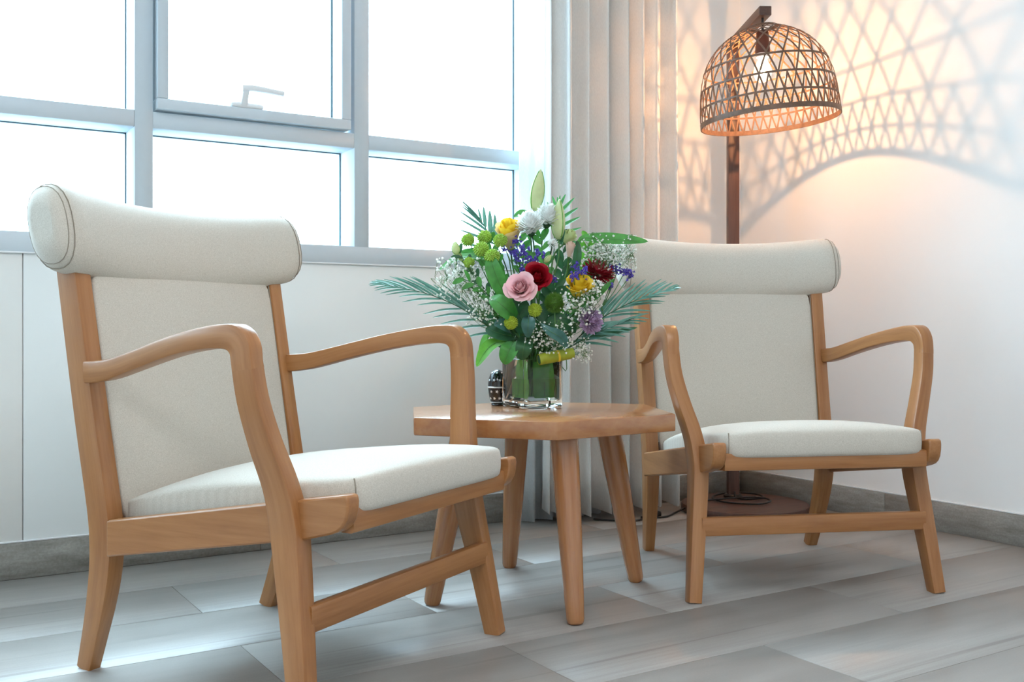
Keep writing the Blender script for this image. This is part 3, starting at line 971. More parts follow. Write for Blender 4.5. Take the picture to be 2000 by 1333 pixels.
def add(name, VF, mat, root, b_, angle=60, parent=None, kind=None):
    o = mesh_obj(name, VF[0], VF[1], FM[mat] if isinstance(mat, str) else mat, parent or root, off=tuple(b_), angle=angle)
    if kind: o['kind'] = kind
    return o

def petal(theta, r0, r1, h, span, curl, z0=0.0, nt_=7, ns_=7, point=.0, wav=.0, seed=0):
    V, Fc = [], []
    for i in range(nt_):
        t = i / (nt_ - 1)
        w = span * (math.sin(math.pi * (.14 + .50 * t)) ** .7) * (1 - point * max(0, t - .6) * 1.2)
        for j in range(ns_):
            s = -1 + 2 * j / (ns_ - 1)
            tt = t * (1 - .12 * s ** 4 * (.3 + t))
            r = r0 * .3 + (r1 - r0 * .3) * tt ** .75
            z = z0 + h * tt
            if tt > .62:
                q = (tt - .62) / .38
                r += curl * q * q; z -= curl * .75 * q * q
            r += wav * math.sin(3 * s + seed) * t
            ph = theta + s * w
            V.append((r * math.cos(ph), r * math.sin(ph), z))
    for i in range(nt_ - 1):
        for j in range(ns_ - 1):
            a = i * ns_ + j
            Fc.append((a, a + 1, a + ns_ + 1, a + ns_))
    return V, Fc

def rose(name, label, pos, d, R, mat, n_out=10, openness=1.0, spin=0.0, mat_in=None, stem_mat='stem', hgt=1.25):
    root, b_ = flower_root(name, label, 'rose' if 'rose' in label else 'flower', None)
    Mx = Matrix.Translation(pos) @ orient(d, spin)
    H = R * hgt
    def put(VF, m):
        return add('petal', (xf(Mx, VF[0]), VF[1]), m, root, b_, 80)
    mi = mat_in or mat
    z0 = -H * .55
    for k in range(4):
        put(petal(k * 1.9, R * .05, R * (.10 + .06 * k), H * (1.06 - .01 * k), 1.9, -R * (.05 + .03 * k), z0, seed=k), mi)
    for k in range(6):
        put(petal(k * 2.4 + .7, R * .25, R * (.36 + .045 * k), H * (1.04 - .02 * k), 1.25, -R * (.11 - .022 * k), z0, seed=k), mi)
    for k in range(n_out):
        f_ = k / max(1, n_out - 1)
        put(petal(k * 2.399 + .3, R * .45, R * (.60 + .30 * f_ * openness), H * (.92 - .20 * f_ * openness), 1.02 - .08 * f_, R * (.08 + .20 * f_) * openness, z0 - R * .04 * f_, wav=R * .025, seed=k * 1.7, point=.25), mat)
    core = lathe([(0, z0), (R * .2, z0 + H * .2), (R * .26, z0 + H * .6), (R * .17, z0 + H * .88), (0, z0 + H * .96)], 12)
    put(core, mi)
    # green calyx
    cal = lathe([(0, z0 - R * .22), (R * .16, z0 - R * .16), (R * .22, z0), (R * .16, z0 + R * .12)], 10)
    cx_ = add('calyx', (xf(Mx, cal[0]), cal[1]), stem_mat, root, b_)
    for k in range(5):
        sp = petal(k * 1.2566, R * .2, R * .42, R * .35, .22, R * .25, z0 - R * .1, 5, 3, .9)
        add('sepal', (xf(Mx, sp[0]), sp[1]), stem_mat, root, b_, parent=cx_)
    add('stem', tube(stem_pts(b_, pos + d * (z0 - R * .18), d), .0026, 7), stem_mat, root, b_)
    return root

def mum_petals(R, n, lo, hi, L, W, cup, seed):
    rnd = random.Random(seed); parts = []
    for k in range(n):
        f_ = (k + .5) / n
        th = lo + (hi - lo) * f_
        ph = k * 2.39996 + rnd.uniform(-.1, .1)
        d = Vector((math.sin(th) * math.cos(ph), math.sin(th) * math.sin(ph), math.cos(th)))
        tx = d.cross(Vector((0, 0, 1)))
        tx = tx.normalized() if tx.length > 1e-4 else Vector((1, 0, 0))
        ll = L * rnd.uniform(.8, 1.12)
        up_ = tx.cross(d)
        base = d * R * .35
        V = []
        for t, w in ((0, .35), (.5, 1.0), (.85, .8), (1.0, .15)):
            c = base + d * ll * t + Vector((0, 0, 1)) * cup * ll * t * t
            for s in (-1, 0, 1):
                V.append(c + tx * s * W * w * .5 + up_ * (abs(s) * W * .18))
        Fc = [(i * 3 + j, i * 3 + j + 1, i * 3 + j + 4, i * 3 + j + 3) for i in range(3) for j in range(2)]
        parts.append((V, Fc))
    return merge(*parts)

def mum(name, label, pos, d, R, mat, n=110, lo=.05, hi=1.75, cat='chrysanthemum', group=None, L=None, W=None, cup=.25, seed=1, stem_mat='stem_dark'):
    root, b_ = flower_root(name, label, cat, group)
    Mx = Matrix.Translation(pos) @ orient(d, seed)
    P = mum_petals(R, n, lo, hi, L or R * .68, W or R * .2, cup, seed)
    add('petals', (xf(Mx, P[0]), P[1]), mat, root, b_, 80)
    cal = lathe([(0, -R * .62), (R * .2, -R * .55), (R * .36, -R * .25), (R * .2, 0)], 12)
    add('calyx', (xf(Mx, cal[0]), cal[1]), stem_mat, root, b_)
    add('stem', tube(stem_pts(b_, pos - d * R * .5, d), .0019, 6), stem_mat, root, b_)
    return root

# --- roses
rose('rose', 'pink rose with open ruffled petals next to the dark red rose', B(1016, 561, -.125), dirv(-.15, .30, .95), .0415, 'pink', 11, 1.0, .4)
rose('rose', 'dark red velvety rose next to the pink rose', B(1049, 541, -.085), dirv(.05, .35, .94), .044, 'red', 10, .75, 1.3)
rose('rose', 'large yellow rose with cream outer petals beside the green button flowers', B(994, 458, -.02), dirv(-.10, .78, .60), .054, 'cream', 8, .30, .2, 'yellow', hgt=1.6)
rose('rose', 'yellow rose with pointed petals beside the purple statice and crimson flower', B(1130, 558, -.07), dirv(.10, .80, .58), .047, 'yellow', 8, .7, 2.0, hgt=1.4)
rose('rose_bud', 'pale peach rose bud under the half-open pale green flower', B(1113, 487, -.03), dirv(.12, .9, .35), .022, 'peach', 6, .12, .5, hgt=1.9)
rose('lisianthus', 'half-open pale green lisianthus flower beside the cream lily bud', B(1112, 463, -.02), dirv(.55, .70, .35), .027, 'lisi', 6, .55, 1.1, hgt=1.5)
rose('lisianthus', 'pale green lisianthus bloom at the tip of the leafy sprig near the window', B(896, 500, .0), dirv(-.55, .75, .3), .019, 'lisi', 5, .2, .3, hgt=1.7)

# --- lily buds
def bud(name, label, base, tip, R, mat, cat='lily bud', n=9, group=None):
    root, b_ = flower_root(name, label, cat, group)
    d = (tip - base); L = d.length; d.normalize()
    Mx = Matrix.Translation(base) @ orient(d, .5)
    V, Fc = [], []
    ns_ = 24
    for i in range(n + 4):
        t = i / (n + 3)
        r = R * (math.sin(math.pi * min(.985, .06 + .93 * t ** .85)) ** .75) * (1 - .12 * t)
        for j in range(ns_):
            a = 2 * math.pi * j / ns_
            rr = r * (1 + .10 * math.cos(3 * a + .6 * t))
            V.append((rr * math.cos(a), rr * math.sin(a), L * t))
    for i in range(n + 3):
        for j in range(ns_): Fc.append((i * ns_ + j, i * ns_ + (j + 1) % ns_, (i + 1) * ns_ + (j + 1) % ns_, (i + 1) * ns_ + j))
    Fc += [tuple(range(ns_))[::-1], tuple(range((n + 3) * ns_, (n + 4) * ns_))]
    add('bud', (xf(Mx, V), Fc), mat, root, b_, 80)
    for k in range(3):      # raised midribs of the outer tepals
        a = 2 * math.pi * k / 3 + .1
        pts = []
        for i in range(9):
            t = .05 + .9 * i / 8
            r = R * (math.sin(math.pi * min(.985, .06 + .93 * t ** .85)) ** .75) * (1 - .12 * t) * 1.085
            pts.append(Mx @ Vector((r * math.cos(a - .2 * t), r * math.sin(a - .2 * t), L * t)))
        add('midrib', tube(pts, R * .07, 5), 'leaf_bright', root, b_)
    add('stem', tube(stem_pts(b_, base, d, .06), .0024, 7), 'stem', root, b_)
    return root
bud('lily_bud', 'tall closed pale green lily bud standing highest in the bouquet', B(1043, 412, .02), B(1056, 331, .015), .0205, 'lily')
bud('lily_bud', 'cream lily bud beside the white chrysanthemums', B(1091, 468, -.005), B(1093, 389, .0), .0200, 'lily')
bud('lisianthus_bud', 'small green closed bud above the pale lisianthus bloom', B(892, 497, -.01), B(889, 472, -.012), .0125, 'lisi', 'flower bud')
bud('lisianthus_bud', 'tiny cream bud just above the dark red rose', B(1063, 512, -.06), B(1077, 498, -.06), .0085, 'lisi', 'flower bud')

# --- chrysanthemums
mum('chrysanthemum', 'white chrysanthemum bloom touching the large yellow rose', B(1036, 446, -.03), dirv(-.15, .80, .55), .041, 'white', 190, .0, 1.7, W=.0105, seed=2)
mum('chrysanthemum', 'white chrysanthemum bloom behind, touching the cream lily bud', B(1069, 431, .01), dirv(.2, .85, .45), .039, 'white', 190, .0, 1.7, W=.0105, seed=3)
mum('chrysanthemum', 'small white chrysanthemum between the purple statice and the peach bud', B(1079, 478, -.03), dirv(.1, .6, .7), .016, 'white', 60, .0, 1.8, seed=4)
mum('chrysanthemum', 'lilac chrysanthemum bloom among baby\'s breath low in the bouquet', B(1148, 628, -.06), dirv(.55, .2, .8), .040, 'lilac', 150, .0, 1.6, W=.0095, seed=5, cup=.1)
mum('gerbera', 'crimson flower with narrow petals behind the yellow pointed rose', B(1166, 537, .0), dirv(.35, .80, .50), .040, 'crimson', 84, .75, 1.62, cat='gerbera', L=.034, W=.0100, cup=.05, seed=6)

def pom(label, pos, R, mat, d, group, seed):
    root, b_ = flower_root('button_chrysanthemum', label, 'chrysanthemum', group)
    Mx = Matrix.Translation(pos) @ orient(d, seed)
    rnd = random.Random(seed); parts = []
    parts.append(lathe([(0, -R * .7), (R * .6, -R * .5), (R * .82, 0), (R * .62, R * .5), (0, R * .74)], 14))
    n = 110
    for k in range(n):
        c = 1 - 1.75 * (k + .5) / n
        sn = math.sqrt(max(0, 1 - c * c)); ph = k * 2.39996
        dd = Vector((sn * math.cos(ph), sn * math.sin(ph), c * .88))
        t1_ = dd.orthogonal().normalized(); t2_ = dd.normalized().cross(t1_)
        w = R * .115; r1 = R * rnd.uniform(.93, 1.06)
        V = [dd * R * .72 + (t1_ * math.cos(q) + t2_ * math.sin(q)) * w for q in (0, 1.57, 3.14, 4.71)]
        V += [dd * r1 + (t1_ * math.cos(q) + t2_ * math.sin(q)) * w * .75 for q in (0, 1.57, 3.14, 4.71)]
        V.append(dd * r1 * .93)
        Fc = [(i, (i + 1) % 4, 4 + (i + 1) % 4, 4 + i) for i in range(4)] + [(4 + i, 4 + (i + 1) % 4, 8) for i in range(4)]
        parts.append((V, Fc))
    V, Fc = merge(*parts)
    add('florets', (xf(Mx, V), Fc), mat, root, b_, 30)
    cal = lathe([(0, -R * .95), (R * .3, -R * .8), (R * .45, -R * .5), (0, -R * .4)], 10)
    add('calyx', (xf(Mx, cal[0]), cal[1]), 'stem', root, b_)
    add('stem', tube(stem_pts(b_, pos - d * R * .85, d), .0017, 6), 'stem', root, b_)
gp = 'button chrysanthemums in the vase'
for i, (u, v, dd, r, mat_, lab) in enumerate([
        (914, 469, .02, .0195, 'pom', 'round green button chrysanthemum nearest the small closed lisianthus bud'),
        (946, 463, .03, .0210, 'pom', 'round green button chrysanthemum standing highest, against the trimmed palm leaf'),
        (940, 487, -.03, .0225, 'pom', 'round green button chrysanthemum in the middle of the green cluster'),
        (977, 470, -.07, .0200, 'pom', 'round green button chrysanthemum overlapping the large yellow rose'),
        (961, 501, -.06, .0225, 'pom', 'large green button chrysanthemum just above the upright striped leaf'),
        (916, 513, -.02, .0165, 'pom', 'smallest green button chrysanthemum, on the dark sprig under the lisianthus bloom'),
        (1045, 606, -.10, .0190, 'pom_y', 'yellow-green button chrysanthemum between pink rose and fuzzy dianthus'),
        (998, 631, -.10, .0190, 'pom_y', 'yellow-green button chrysanthemum beside the blue-green leaf')]):
    pom(lab, B(u, v, dd), r, mat_, dirv(-.35, .7, .6) if mat_ == 'pom' else dirv(-.1, .35, .93), gp, i + 11)

# fuzzy green dianthus ball
root, b_ = flower_root('green_dianthus', 'fuzzy dark green dianthus ball under the dark red rose', 'dianthus')
pos = B(1083, 592, -.075); R_ = .029
parts = []
rnd = random.Random(77)
for k in range(900):
    c = 1 - 2 * (k + .5) / 900; sn = math.sqrt(1 - c * c); ph = k * 2.39996
    dd = Vector((sn * math.cos(ph), sn * math.sin(ph), c))
    t1_ = (dd.orthogonal() + Vector((rnd.uniform(-.5, .5), rnd.uniform(-.5, .5), rnd.uniform(-.5, .5)))).normalized()
    tip = dd * R_ * rnd.uniform(.95, 1.12) + t1_ * R_ * rnd.uniform(-.15, .15)
    t2_ = dd.cross(t1_).normalized()
    V = [pos + dd * R_ * .55 + t2_ * .0012, pos + dd * R_ * .55 - t2_ * .0012, pos + dd * R_ * .8 - t2_ * .0007, pos + tip, pos + dd * R_ * .8 + t2_ * .0007]
    parts.append((V, [(0, 1, 2, 4), (4, 2, 3)]))
ball = lathe([(0, -R_ * .75), (R_ * .55, -R_ * .5), (R_ * .76, 0), (R_ * .55, R_ * .5), (0, R_ * .75)], 16)
parts.append((xf(Matrix.Translation(pos), ball[0]), ball[1]))
fz = add('bristles', merge(*parts), 'trick', root, b_, 30)
add('stem', tube(stem_pts(b_, pos - UP * R_ * .7, UP), .002, 6), 'stem', root, b_)

# --- statice
def ico(c, r, jit, rnd):
    t = 1.618
    V0 = [(-1, t, 0), (1, t, 0), (-1, -t, 0), (1, -t, 0), (0, -1, t), (0, 1, t), (0, -1, -t), (0, 1, -t), (t, 0, -1), (t, 0, 1), (-t, 0, -1), (-t, 0, 1)]
    Fc = [(0, 11, 5), (0, 5, 1), (0, 1, 7), (0, 7, 10), (0, 10, 11), (1, 5, 9), (5, 11, 4), (11, 10, 2), (10, 7, 6), (7, 1, 8), (3, 9, 4), (3, 4, 2), (3, 2, 6), (3, 6, 8), (3, 8, 9), (4, 9, 5), (2, 4, 11), (6, 2, 10), (8, 6, 7), (9, 8, 1)]
    return [c + Vector(p).normalized() * r * rnd.uniform(1 - jit, 1 + jit) for p in V0], Fc
def statice(label, pos, heads, seed):
    root, b_ = flower_root('statice', label, 'statice', None)
    rnd = random.Random(seed)
    for (u, v, dd, n, rad) in heads:
        p = B(u, v, dd); parts = []
        for k in range(n):
            q = p + Vector((rnd.gauss(0, 1), rnd.gauss(0, 1), rnd.gauss(0, 1))) * rad * .45
            dv = Vector((rnd.uniform(-1, 1), rnd.uniform(-1, 1), rnd.uniform(-.2, 1))).normalized()
            # a small papery trumpet: five ruffled lobes
            m_ = orient(dv, rnd.uniform(0, 6)); V = [q]
            for j in range(10):
                a = j * .6283; rr = .0046 if j % 2 == 0 else .0030
                V.append(q + (m_.to_3x3() @ Vector((rr * math.cos(a), rr * math.sin(a), .0036 if j % 2 else .0046))))
            parts.append((V, [(0, 1 + j, 1 + (j + 1) % 10) for j in range(10)]))
            parts.append(ico(q, .0018, .1, rnd))
        add('blossoms', merge(*parts), 'purple', root, b_, 20)
        base = B(pos[0], pos[1], pos[2])
        add('stalk', tube([r[:3] for r in catmull([tuple(base), tuple(base.lerp(p, .5) - UP * .01), tuple(p)], 4)], .0013, 5), 'stem', root, b_)
    add('stem', tube(stem_pts(b_, B(*pos), UP), .0018, 6), 'stem', root, b_)
statice('purple statice spray between the large yellow rose and the red rose', (1022, 545, -.03), [(1009, 475, -.05, 22, .018), (1022, 492, -.06, 26, .018), (1012, 505, -.05, 24, .016), (1032, 506, -.06, 20, .015), (987, 488, -.05, 10, .010), (1003, 494, -.05, 16, .012), (1019, 527, -.06, 12, .012)], 1)
statice('purple statice spray directly above the dark red rose', (1052, 560, -.02), [(1050, 496, -.05, 18, .014), (1044, 510, -.06, 14, .012), (1062, 503, -.05, 8, .009), (1083, 546, -.06, 12, .012)], 2)
statice('purple statice spray on top of the pointed yellow rose', (1128, 600, -.05), [(1130, 534, -.10, 26, .016), (1142, 528, -.10, 20, .014), (1120, 541, -.10, 12, .010), (1127, 519, -.06, 14, .011)], 3)
statice('purple statice spray reaching out to the armchair headrest', (1175, 600, -.02), [(1200, 524, .0, 18, .014), (1206, 530, .0, 12, .010), (1221, 530, .0, 20, .013), (1231, 538, .0, 18, .012), (1193, 560, -.03, 14, .011)], 4)

# --- baby's breath
def gyps(label, pos, cu, cv, su, sv, n, dd0, seed, r0=.0030):
    root, b_ = flower_root('babys_breath', label, "baby's breath", None)
    n = int(n * 1.6)
    rnd = random.Random(seed); base = B(*pos)
    parts, twigs = [], []
    nodes = []
    for k in range(max(5, n // 14)):
        q = B(cu + rnd.gauss(0, .45) * su, cv + rnd.gauss(0, .45) * sv, dd0 + rnd.uniform(-.035, .035))
        nodes.append(q)
        mid = base.lerp(q, .55) + Vector((rnd.uniform(-1, 1), rnd.uniform(-1, 1), rnd.uniform(-1, 1))) * .008
        twigs.append(tube([base, mid, q], .0006, 4))
    for k in range(n):
        q = B(cu + max(-1, min(1, rnd.gauss(0, .5))) * su, cv + max(-1, min(1, rnd.gauss(0, .5))) * sv, dd0 + rnd.uniform(-.045, .045))
        parts.append(ico(q, r0 * rnd.uniform(.6, 1.25), .22, rnd))
        nd = min(nodes, key=lambda e: (e - q).length)
        twigs.append(tube([nd, nd.lerp(q, .5) + Vector((0, 0, rnd.uniform(-.004, .004))), q], .0004, 3))
    add('blossoms', merge(*parts), 'gyp', root, b_, 25, kind='stuff')
    add('twigs', merge(*twigs), 'stem', root, b_, kind='stuff')
    add('stem', tube(stem_pts(b_, base, UP), .0012, 5), 'stem', root, b_)
gyps("airy spray of baby's breath between the palm frond and the green leafy sprig", (955, 640, -.02), 900, 545, 46, 40, 260, -.01, 1, .0034)
gyps("baby's breath spray with blossoms beside the pink rose and the palm base", (960, 645, -.04), 945, 600, 34, 34, 110, -.06, 2)
gyps("dense baby's breath spray in front of the armchair headrest", (1150, 600, .0), 1200, 495, 42, 34, 330, .02, 3, .0027)
gyps("baby's breath spray behind the crimson flower", (1140, 590, .0), 1160, 495, 28, 36, 150, .03, 4, .0027)
gyps("baby's breath spray around the lilac chrysanthemum", (1110, 660, -.03), 1135, 600, 40, 34, 130, -.08, 5, .0033)
gyps("baby's breath spray over the rim of the glass vase", (1060, 690, -.02), 1072, 660, 46, 30, 170, -.075, 6, .0028)
gyps("baby's breath spray drooping beside the vase in front of the curtain", (1105, 690, .0), 1136, 685, 20, 24, 90, -.03, 7, .0025)
gyps("small baby's breath cluster in front of the crimson flower", (1150, 600, -.05), 1165, 562, 18, 22, 40, -.07, 8, .0036)

# --- leaves
def leaf_mesh(pts, W, hint, fold=.25, prof=1.0, n=11, twist=0.0, wav=0.0):
    P = [Vector(r[:3]) for r in catmull([tuple(p) for p in pts], 6)]
    m_ = len(P); V, Fc = [], []
    for i, p in enumerate(P):
        t = i / (m_ - 1)
        tg = (P[min(i + 1, m_ - 1)] - P[max(i - 1, 0)]).normalized()
        h = Matrix.Rotation(twist * t, 3, tg) @ hint
        sd = tg.cross(h).normalized(); nn = sd.cross(tg)
        w = W * (math.sin(math.pi * min(1, (.03 + .97 * t) ** prof)) ** .8) * .5 + .0004
        for s in (-1, -.5, 0, .5, 1):
            V.append(p + sd * s * w + nn * (abs(s) * w * fold + wav * w * math.sin(9 * t + 2 * s)))
    for i in range(m_ - 1):
        for j in range(4): Fc.append((i * 5 + j, i * 5 + j + 1, i * 5 + j + 6, i * 5 + j + 5))
    return V, Fc
def leaf_thing(name, label, pts, W, mat, hint=None, cat='leaf', rib=True, **kw):
    root, b_ = flower_root(name, label, cat)
    P = [B(*p) for p in pts]
    VF = leaf_mesh(P, W, hint or TCAM, **kw)
    lf = add('blade', VF, mat, root, b_, 60)
    if rib:
        C_ = [Vector(r[:3]) for r in catmull([tuple(p) for p in P], 6)]
        add('midrib', tube([c + (hint or TCAM) * .0006 for c in C_], [.0011 * (1 - .8 * i / (len(C_) - 1)) for i in range(len(C_))], 5), 'stem', root, b_, parent=lf)
    d = (P[0] - P[1]).normalized()
    add('stem', tube(stem_pts(b_, P[0], -d), .0015, 5), 'stem', root, b_)
leaf_thing('long_leaf', 'long pointed green leaf stretching out in front of the beige curtain', [(1122, 500, .0), (1135, 468, .0), (1165, 466, .0), (1210, 468, -.01), (1266, 472, -.02)], .034, 'leaf', dirv(0, .35, .93), prof=1.7)
leaf_thing('arching_leaf', 'green leaf arching towards the window beside the lisianthus bloom', [(965, 545, .0), (935, 505, .02), (890, 508, .02), (858, 528, .0)], .034, 'leaf', dirv(-.2, .8, .5))
leaf_thing('broad_leaf', 'broad green leaf behind the green button flowers', [(985, 560, .02), (965, 515, .03), (930, 498, .04), (898, 492, .05)], .045, 'leaf', dirv(-.1, .5, .85))
leaf_thing('striped_leaf', 'upright dark green leaf with pale midrib beside the pink rose', [(1000, 600, -.05), (978, 560, -.08), (962, 520, -.08), (958, 500, -.06)], .046, 'leaf', dirv(-.3, .2, .93))
leaf_thing('broad_leaf', 'bright rounded green leaf under the pink rose', [(1010, 625, -.06), (990, 605, -.11), (970, 588, -.11), (960, 580, -.08)], .052, 'leaf', dirv(-.1, .35, .93), prof=.8)
leaf_thing('drooping_leaf', 'bright green pointed leaf drooping beside the vase', [(992, 668, -.03), (965, 672, -.06), (946, 690, -.06), (931, 717, -.06)], .042, 'leaf_bright', dirv(-.3, .55, .78), wav=.05)
leaf_thing('folded_leaf', 'bright green folded leaf with a pale sheen above the drooping leaf', [(990, 660, .0), (962, 655, -.01), (948, 672, -.02), (936, 700, -.03)], .034, 'leaf_bright', dirv(-.75, .45, .45), fold=.6)
leaf_thing('rounded_leaf', 'rounded green leaf hanging over the corner of the vase rim', [(1003, 668, -.06), (996, 682, -.095), (988, 700, -.095), (985, 712, -.085)], .048, 'leaf', dirv(-.2, .2, .96), prof=.75)
leaf_thing('rounded_leaf', 'dark rounded leaf over the middle of the vase rim', [(1030, 660, -.05), (1024, 675, -.10), (1021, 692, -.10), (1022, 704, -.09)], .044, 'leaf_dark', dirv(0, .25, .96), prof=.75)
leaf_thing('oval_leaf', 'grey-green oval leaf hanging under the yellow-green button flowers', [(1033, 620, -.07), (1032, 630, -.115), (1031, 645, -.12), (1032, 660, -.11)], .036, 'leaf_blue', dirv(0, .2, .97), prof=.8)
leaf_thing('oval_leaf', 'grey-green pointed leaf hanging in front of the baby\'s breath', [(1055, 632, -.06), (1075, 648, -.12), (1095, 660, -.12), (1108, 678, -.11)], .034, 'leaf_blue', dirv(.1, .4, .9), prof=1.3)
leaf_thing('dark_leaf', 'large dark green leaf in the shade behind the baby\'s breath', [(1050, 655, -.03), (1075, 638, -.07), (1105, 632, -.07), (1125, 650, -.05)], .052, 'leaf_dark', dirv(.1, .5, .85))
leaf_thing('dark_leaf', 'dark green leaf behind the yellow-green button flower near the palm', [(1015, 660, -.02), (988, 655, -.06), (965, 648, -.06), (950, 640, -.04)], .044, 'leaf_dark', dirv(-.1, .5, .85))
leaf_thing('small_leaf', 'blue-green leaf between the palm frond and the button flower', [(1000, 655, -.05), (990, 640, -.09), (975, 632, -.09), (965, 634, -.08)], .032, 'leaf_blue', dirv(-.1, .5, .85))
leaf_thing('broad_leaf', 'green leaf behind the large yellow rose and the tall lily bud', [(1035, 470, .03), (1030, 430, .04), (1018, 418, .05), (1003, 424, .06)], .030, 'leaf', dirv(0, .5, .85))
leaf_thing('upright_leaf', 'dark green leaf behind the peach rose bud', [(1115, 560, .0), (1124, 520, -.01), (1128, 490, -.01), (1127, 470, .0)], .024, 'leaf_dark', dirv(.2, .2, .93))
leaf_thing('long_leaf', 'dark green strap leaf reaching towards the wooden chair arm', [(1110, 670, .0), (1150, 662, -.03), (1200, 652, -.05), (1245, 640, -.06)], .022, 'leaf_dark', dirv(0, .7, .7), prof=1.3)
leaf_thing('long_leaf', 'green leaf running under the pointed yellow rose to the purple statice', [(1110, 620, .0), (1150, 590, -.03), (1175, 570, -.04), (1200, 545, -.03)], .024, 'leaf', dirv(-.2, .6, .77))

def sprig(label, pts, n, L, W, mat, seed, name='leaf_sprig'):
    root, b_ = flower_root(name, label, 'foliage')
    P = [Vector(r[:3]) for r in catmull([tuple(B(*p)) for p in pts], 8)]
    add('stalk', tube(P, [.0016 * (1 - .6 * i / (len(P) - 1)) for i in range(len(P))], 5), 'stem_dark', root, b_)
    rnd = random.Random(seed)
    for k in range(n):
        i = int((.12 + .86 * k / max(1, n - 1)) * (len(P) - 1)); p = P[i]
        tg = (P[min(i + 1, len(P) - 1)] - P[max(i - 1, 0)]).normalized()
        sd = tg.cross(TCAM).normalized() * (1 if k % 2 else -1)
        dv = (tg * .8 + sd * rnd.uniform(.5, .95) + TCAM * rnd.uniform(-.3, .5)).normalized()
        ll = L * rnd.uniform(.75, 1.15)
        q = [p, p + dv * ll * .5 + UP * ll * .05, p + dv * ll - UP * ll * .06]
        add('leaf', leaf_mesh(q, W * rnd.uniform(.8, 1.15), (TCAM + UP * rnd.uniform(0, .8) + RV * rnd.uniform(-.4, .4)).normalized(), prof=1.1), mat, root, b_, 60)
    add('stem', tube(stem_pts(b_, P[0], (P[1] - P[0]).normalized()), .0015, 5), 'stem_dark', root, b_)
sprig('dark leafy sprig carrying the lisianthus bud towards the window', [(985, 610, -.03), (955, 575, -.03), (925, 535, -.02), (896, 492, -.01)], 10, .040, .012, 'leaf_dark', 1)
sprig('leafy sprig with narrow bright green leaves beside the palm frond', [(985, 625, -.02), (960, 585, -.05), (935, 560, -.06), (905, 545, -.06)], 9, .036, .013, 'leaf', 2)
sprig('green leafy sprig behind the purple statice and red rose', [(1030, 600, .0), (1025, 550, .0), (1020, 510, .01), (1015, 470, .02)], 12, .045, .018, 'leaf', 3)
sprig('leafy sprig between the two white chrysanthemums', [(1060, 600, .0), (1062, 540, .0), (1060, 500, .01), (1055, 460, .02)], 13, .045, .018, 'leaf', 4)
sprig('leafy sprig behind the peach rose bud and cream lily bud', [(1085, 610, .0), (1095, 550, .01), (1100, 510, .02), (1098, 450, .03)], 13, .046, .020, 'leaf_dark', 5)
sprig('leafy sprig behind the pointed yellow rose', [(1095, 630, -.02), (1120, 590, -.02), (1145, 560, -.01), (1165, 520, .02)], 11, .046, .019, 'leaf', 6)
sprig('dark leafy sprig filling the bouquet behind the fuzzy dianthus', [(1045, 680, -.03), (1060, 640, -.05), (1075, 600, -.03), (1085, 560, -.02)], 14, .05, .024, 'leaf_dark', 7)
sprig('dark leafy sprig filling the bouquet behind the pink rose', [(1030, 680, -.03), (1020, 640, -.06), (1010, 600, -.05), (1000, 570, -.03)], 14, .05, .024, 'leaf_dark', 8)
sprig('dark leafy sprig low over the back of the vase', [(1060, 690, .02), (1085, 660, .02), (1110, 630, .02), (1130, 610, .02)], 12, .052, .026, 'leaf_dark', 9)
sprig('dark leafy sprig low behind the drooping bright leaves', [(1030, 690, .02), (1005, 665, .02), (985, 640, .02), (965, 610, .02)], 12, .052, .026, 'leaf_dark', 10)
sprig('green leafy sprig behind the green button flowers', [(1005, 610, .01), (985, 560, .02), (970, 520, .03), (955, 470, .04)], 12, .044, .017, 'leaf', 12)
sprig('small leafy sprig above the crimson flower by the long leaf', [(1120, 580, .02), (1135, 530, .02), (1145, 500, .03), (1150, 470, .04)], 9, .038, .016, 'leaf_bright', 13)

# --- palm fronds
def frond(label, rachis, leaflets, mat, W=.0090, sag=.06):
    root, b_ = flower_root('palm_frond', label, 'palm frond', None)
    P = [Vector(r[:3]) for r in catmull([tuple(B(*p)) for p in rachis], 8)]
    add('rachis', tube(P, [.0022 * (1 - .7 * i / (len(P) - 1)) for i in range(len(P))], 6), 'stem_dark', root, b_)
    add('stem', tube(stem_pts(b_, P[0], (P[1] - P[0]).normalized()), .0022, 6), 'stem', root, b_)
    for (t, du, dv, dd, w) in leaflets:
        x = t * (len(P) - 1); i = min(int(x), len(P) - 2); p = P[i].lerp(P[i + 1], x - i)
        d_ = D0
        e = p + RV * du * d_ / F_PX - UP * dv * d_ / F_PX + fw * dd
        L = (e - p).length
        q = [p, p.lerp(e, .5) + UP * L * sag * .6, e]
        hint = (UP * .7 + TCAM * .7).normalized()
        add('leaflet', leaf_mesh(q, W * w, hint, fold=.35, prof=.75, n=7), mat, root, b_, 60)
def rows_lf(n, t0, t1, a0, a1, L0, L1, side, dd=.0, w=1.0, seed=0, mid=None):
    rnd = random.Random(seed); out = []
    for k in range(n):
        f_ = k / max(1, n - 1)
        a = math.radians(a0 + (a1 - a0) * f_ + rnd.uniform(-3, 3))
        L = (L0 + (L1 - L0) * f_) if mid is None else (L0 * (1 - f_) ** 2 + 2 * mid * f_ * (1 - f_) + L1 * f_ * f_)
        L *= rnd.uniform(.9, 1.08)
        out.append((t0 + (t1 - t0) * f_ ** .9, L * math.cos(a), -L * math.sin(a), dd + rnd.uniform(-.012, .012), w * (1.05 - .45 * f_) * rnd.uniform(.9, 1.1)))
    return out
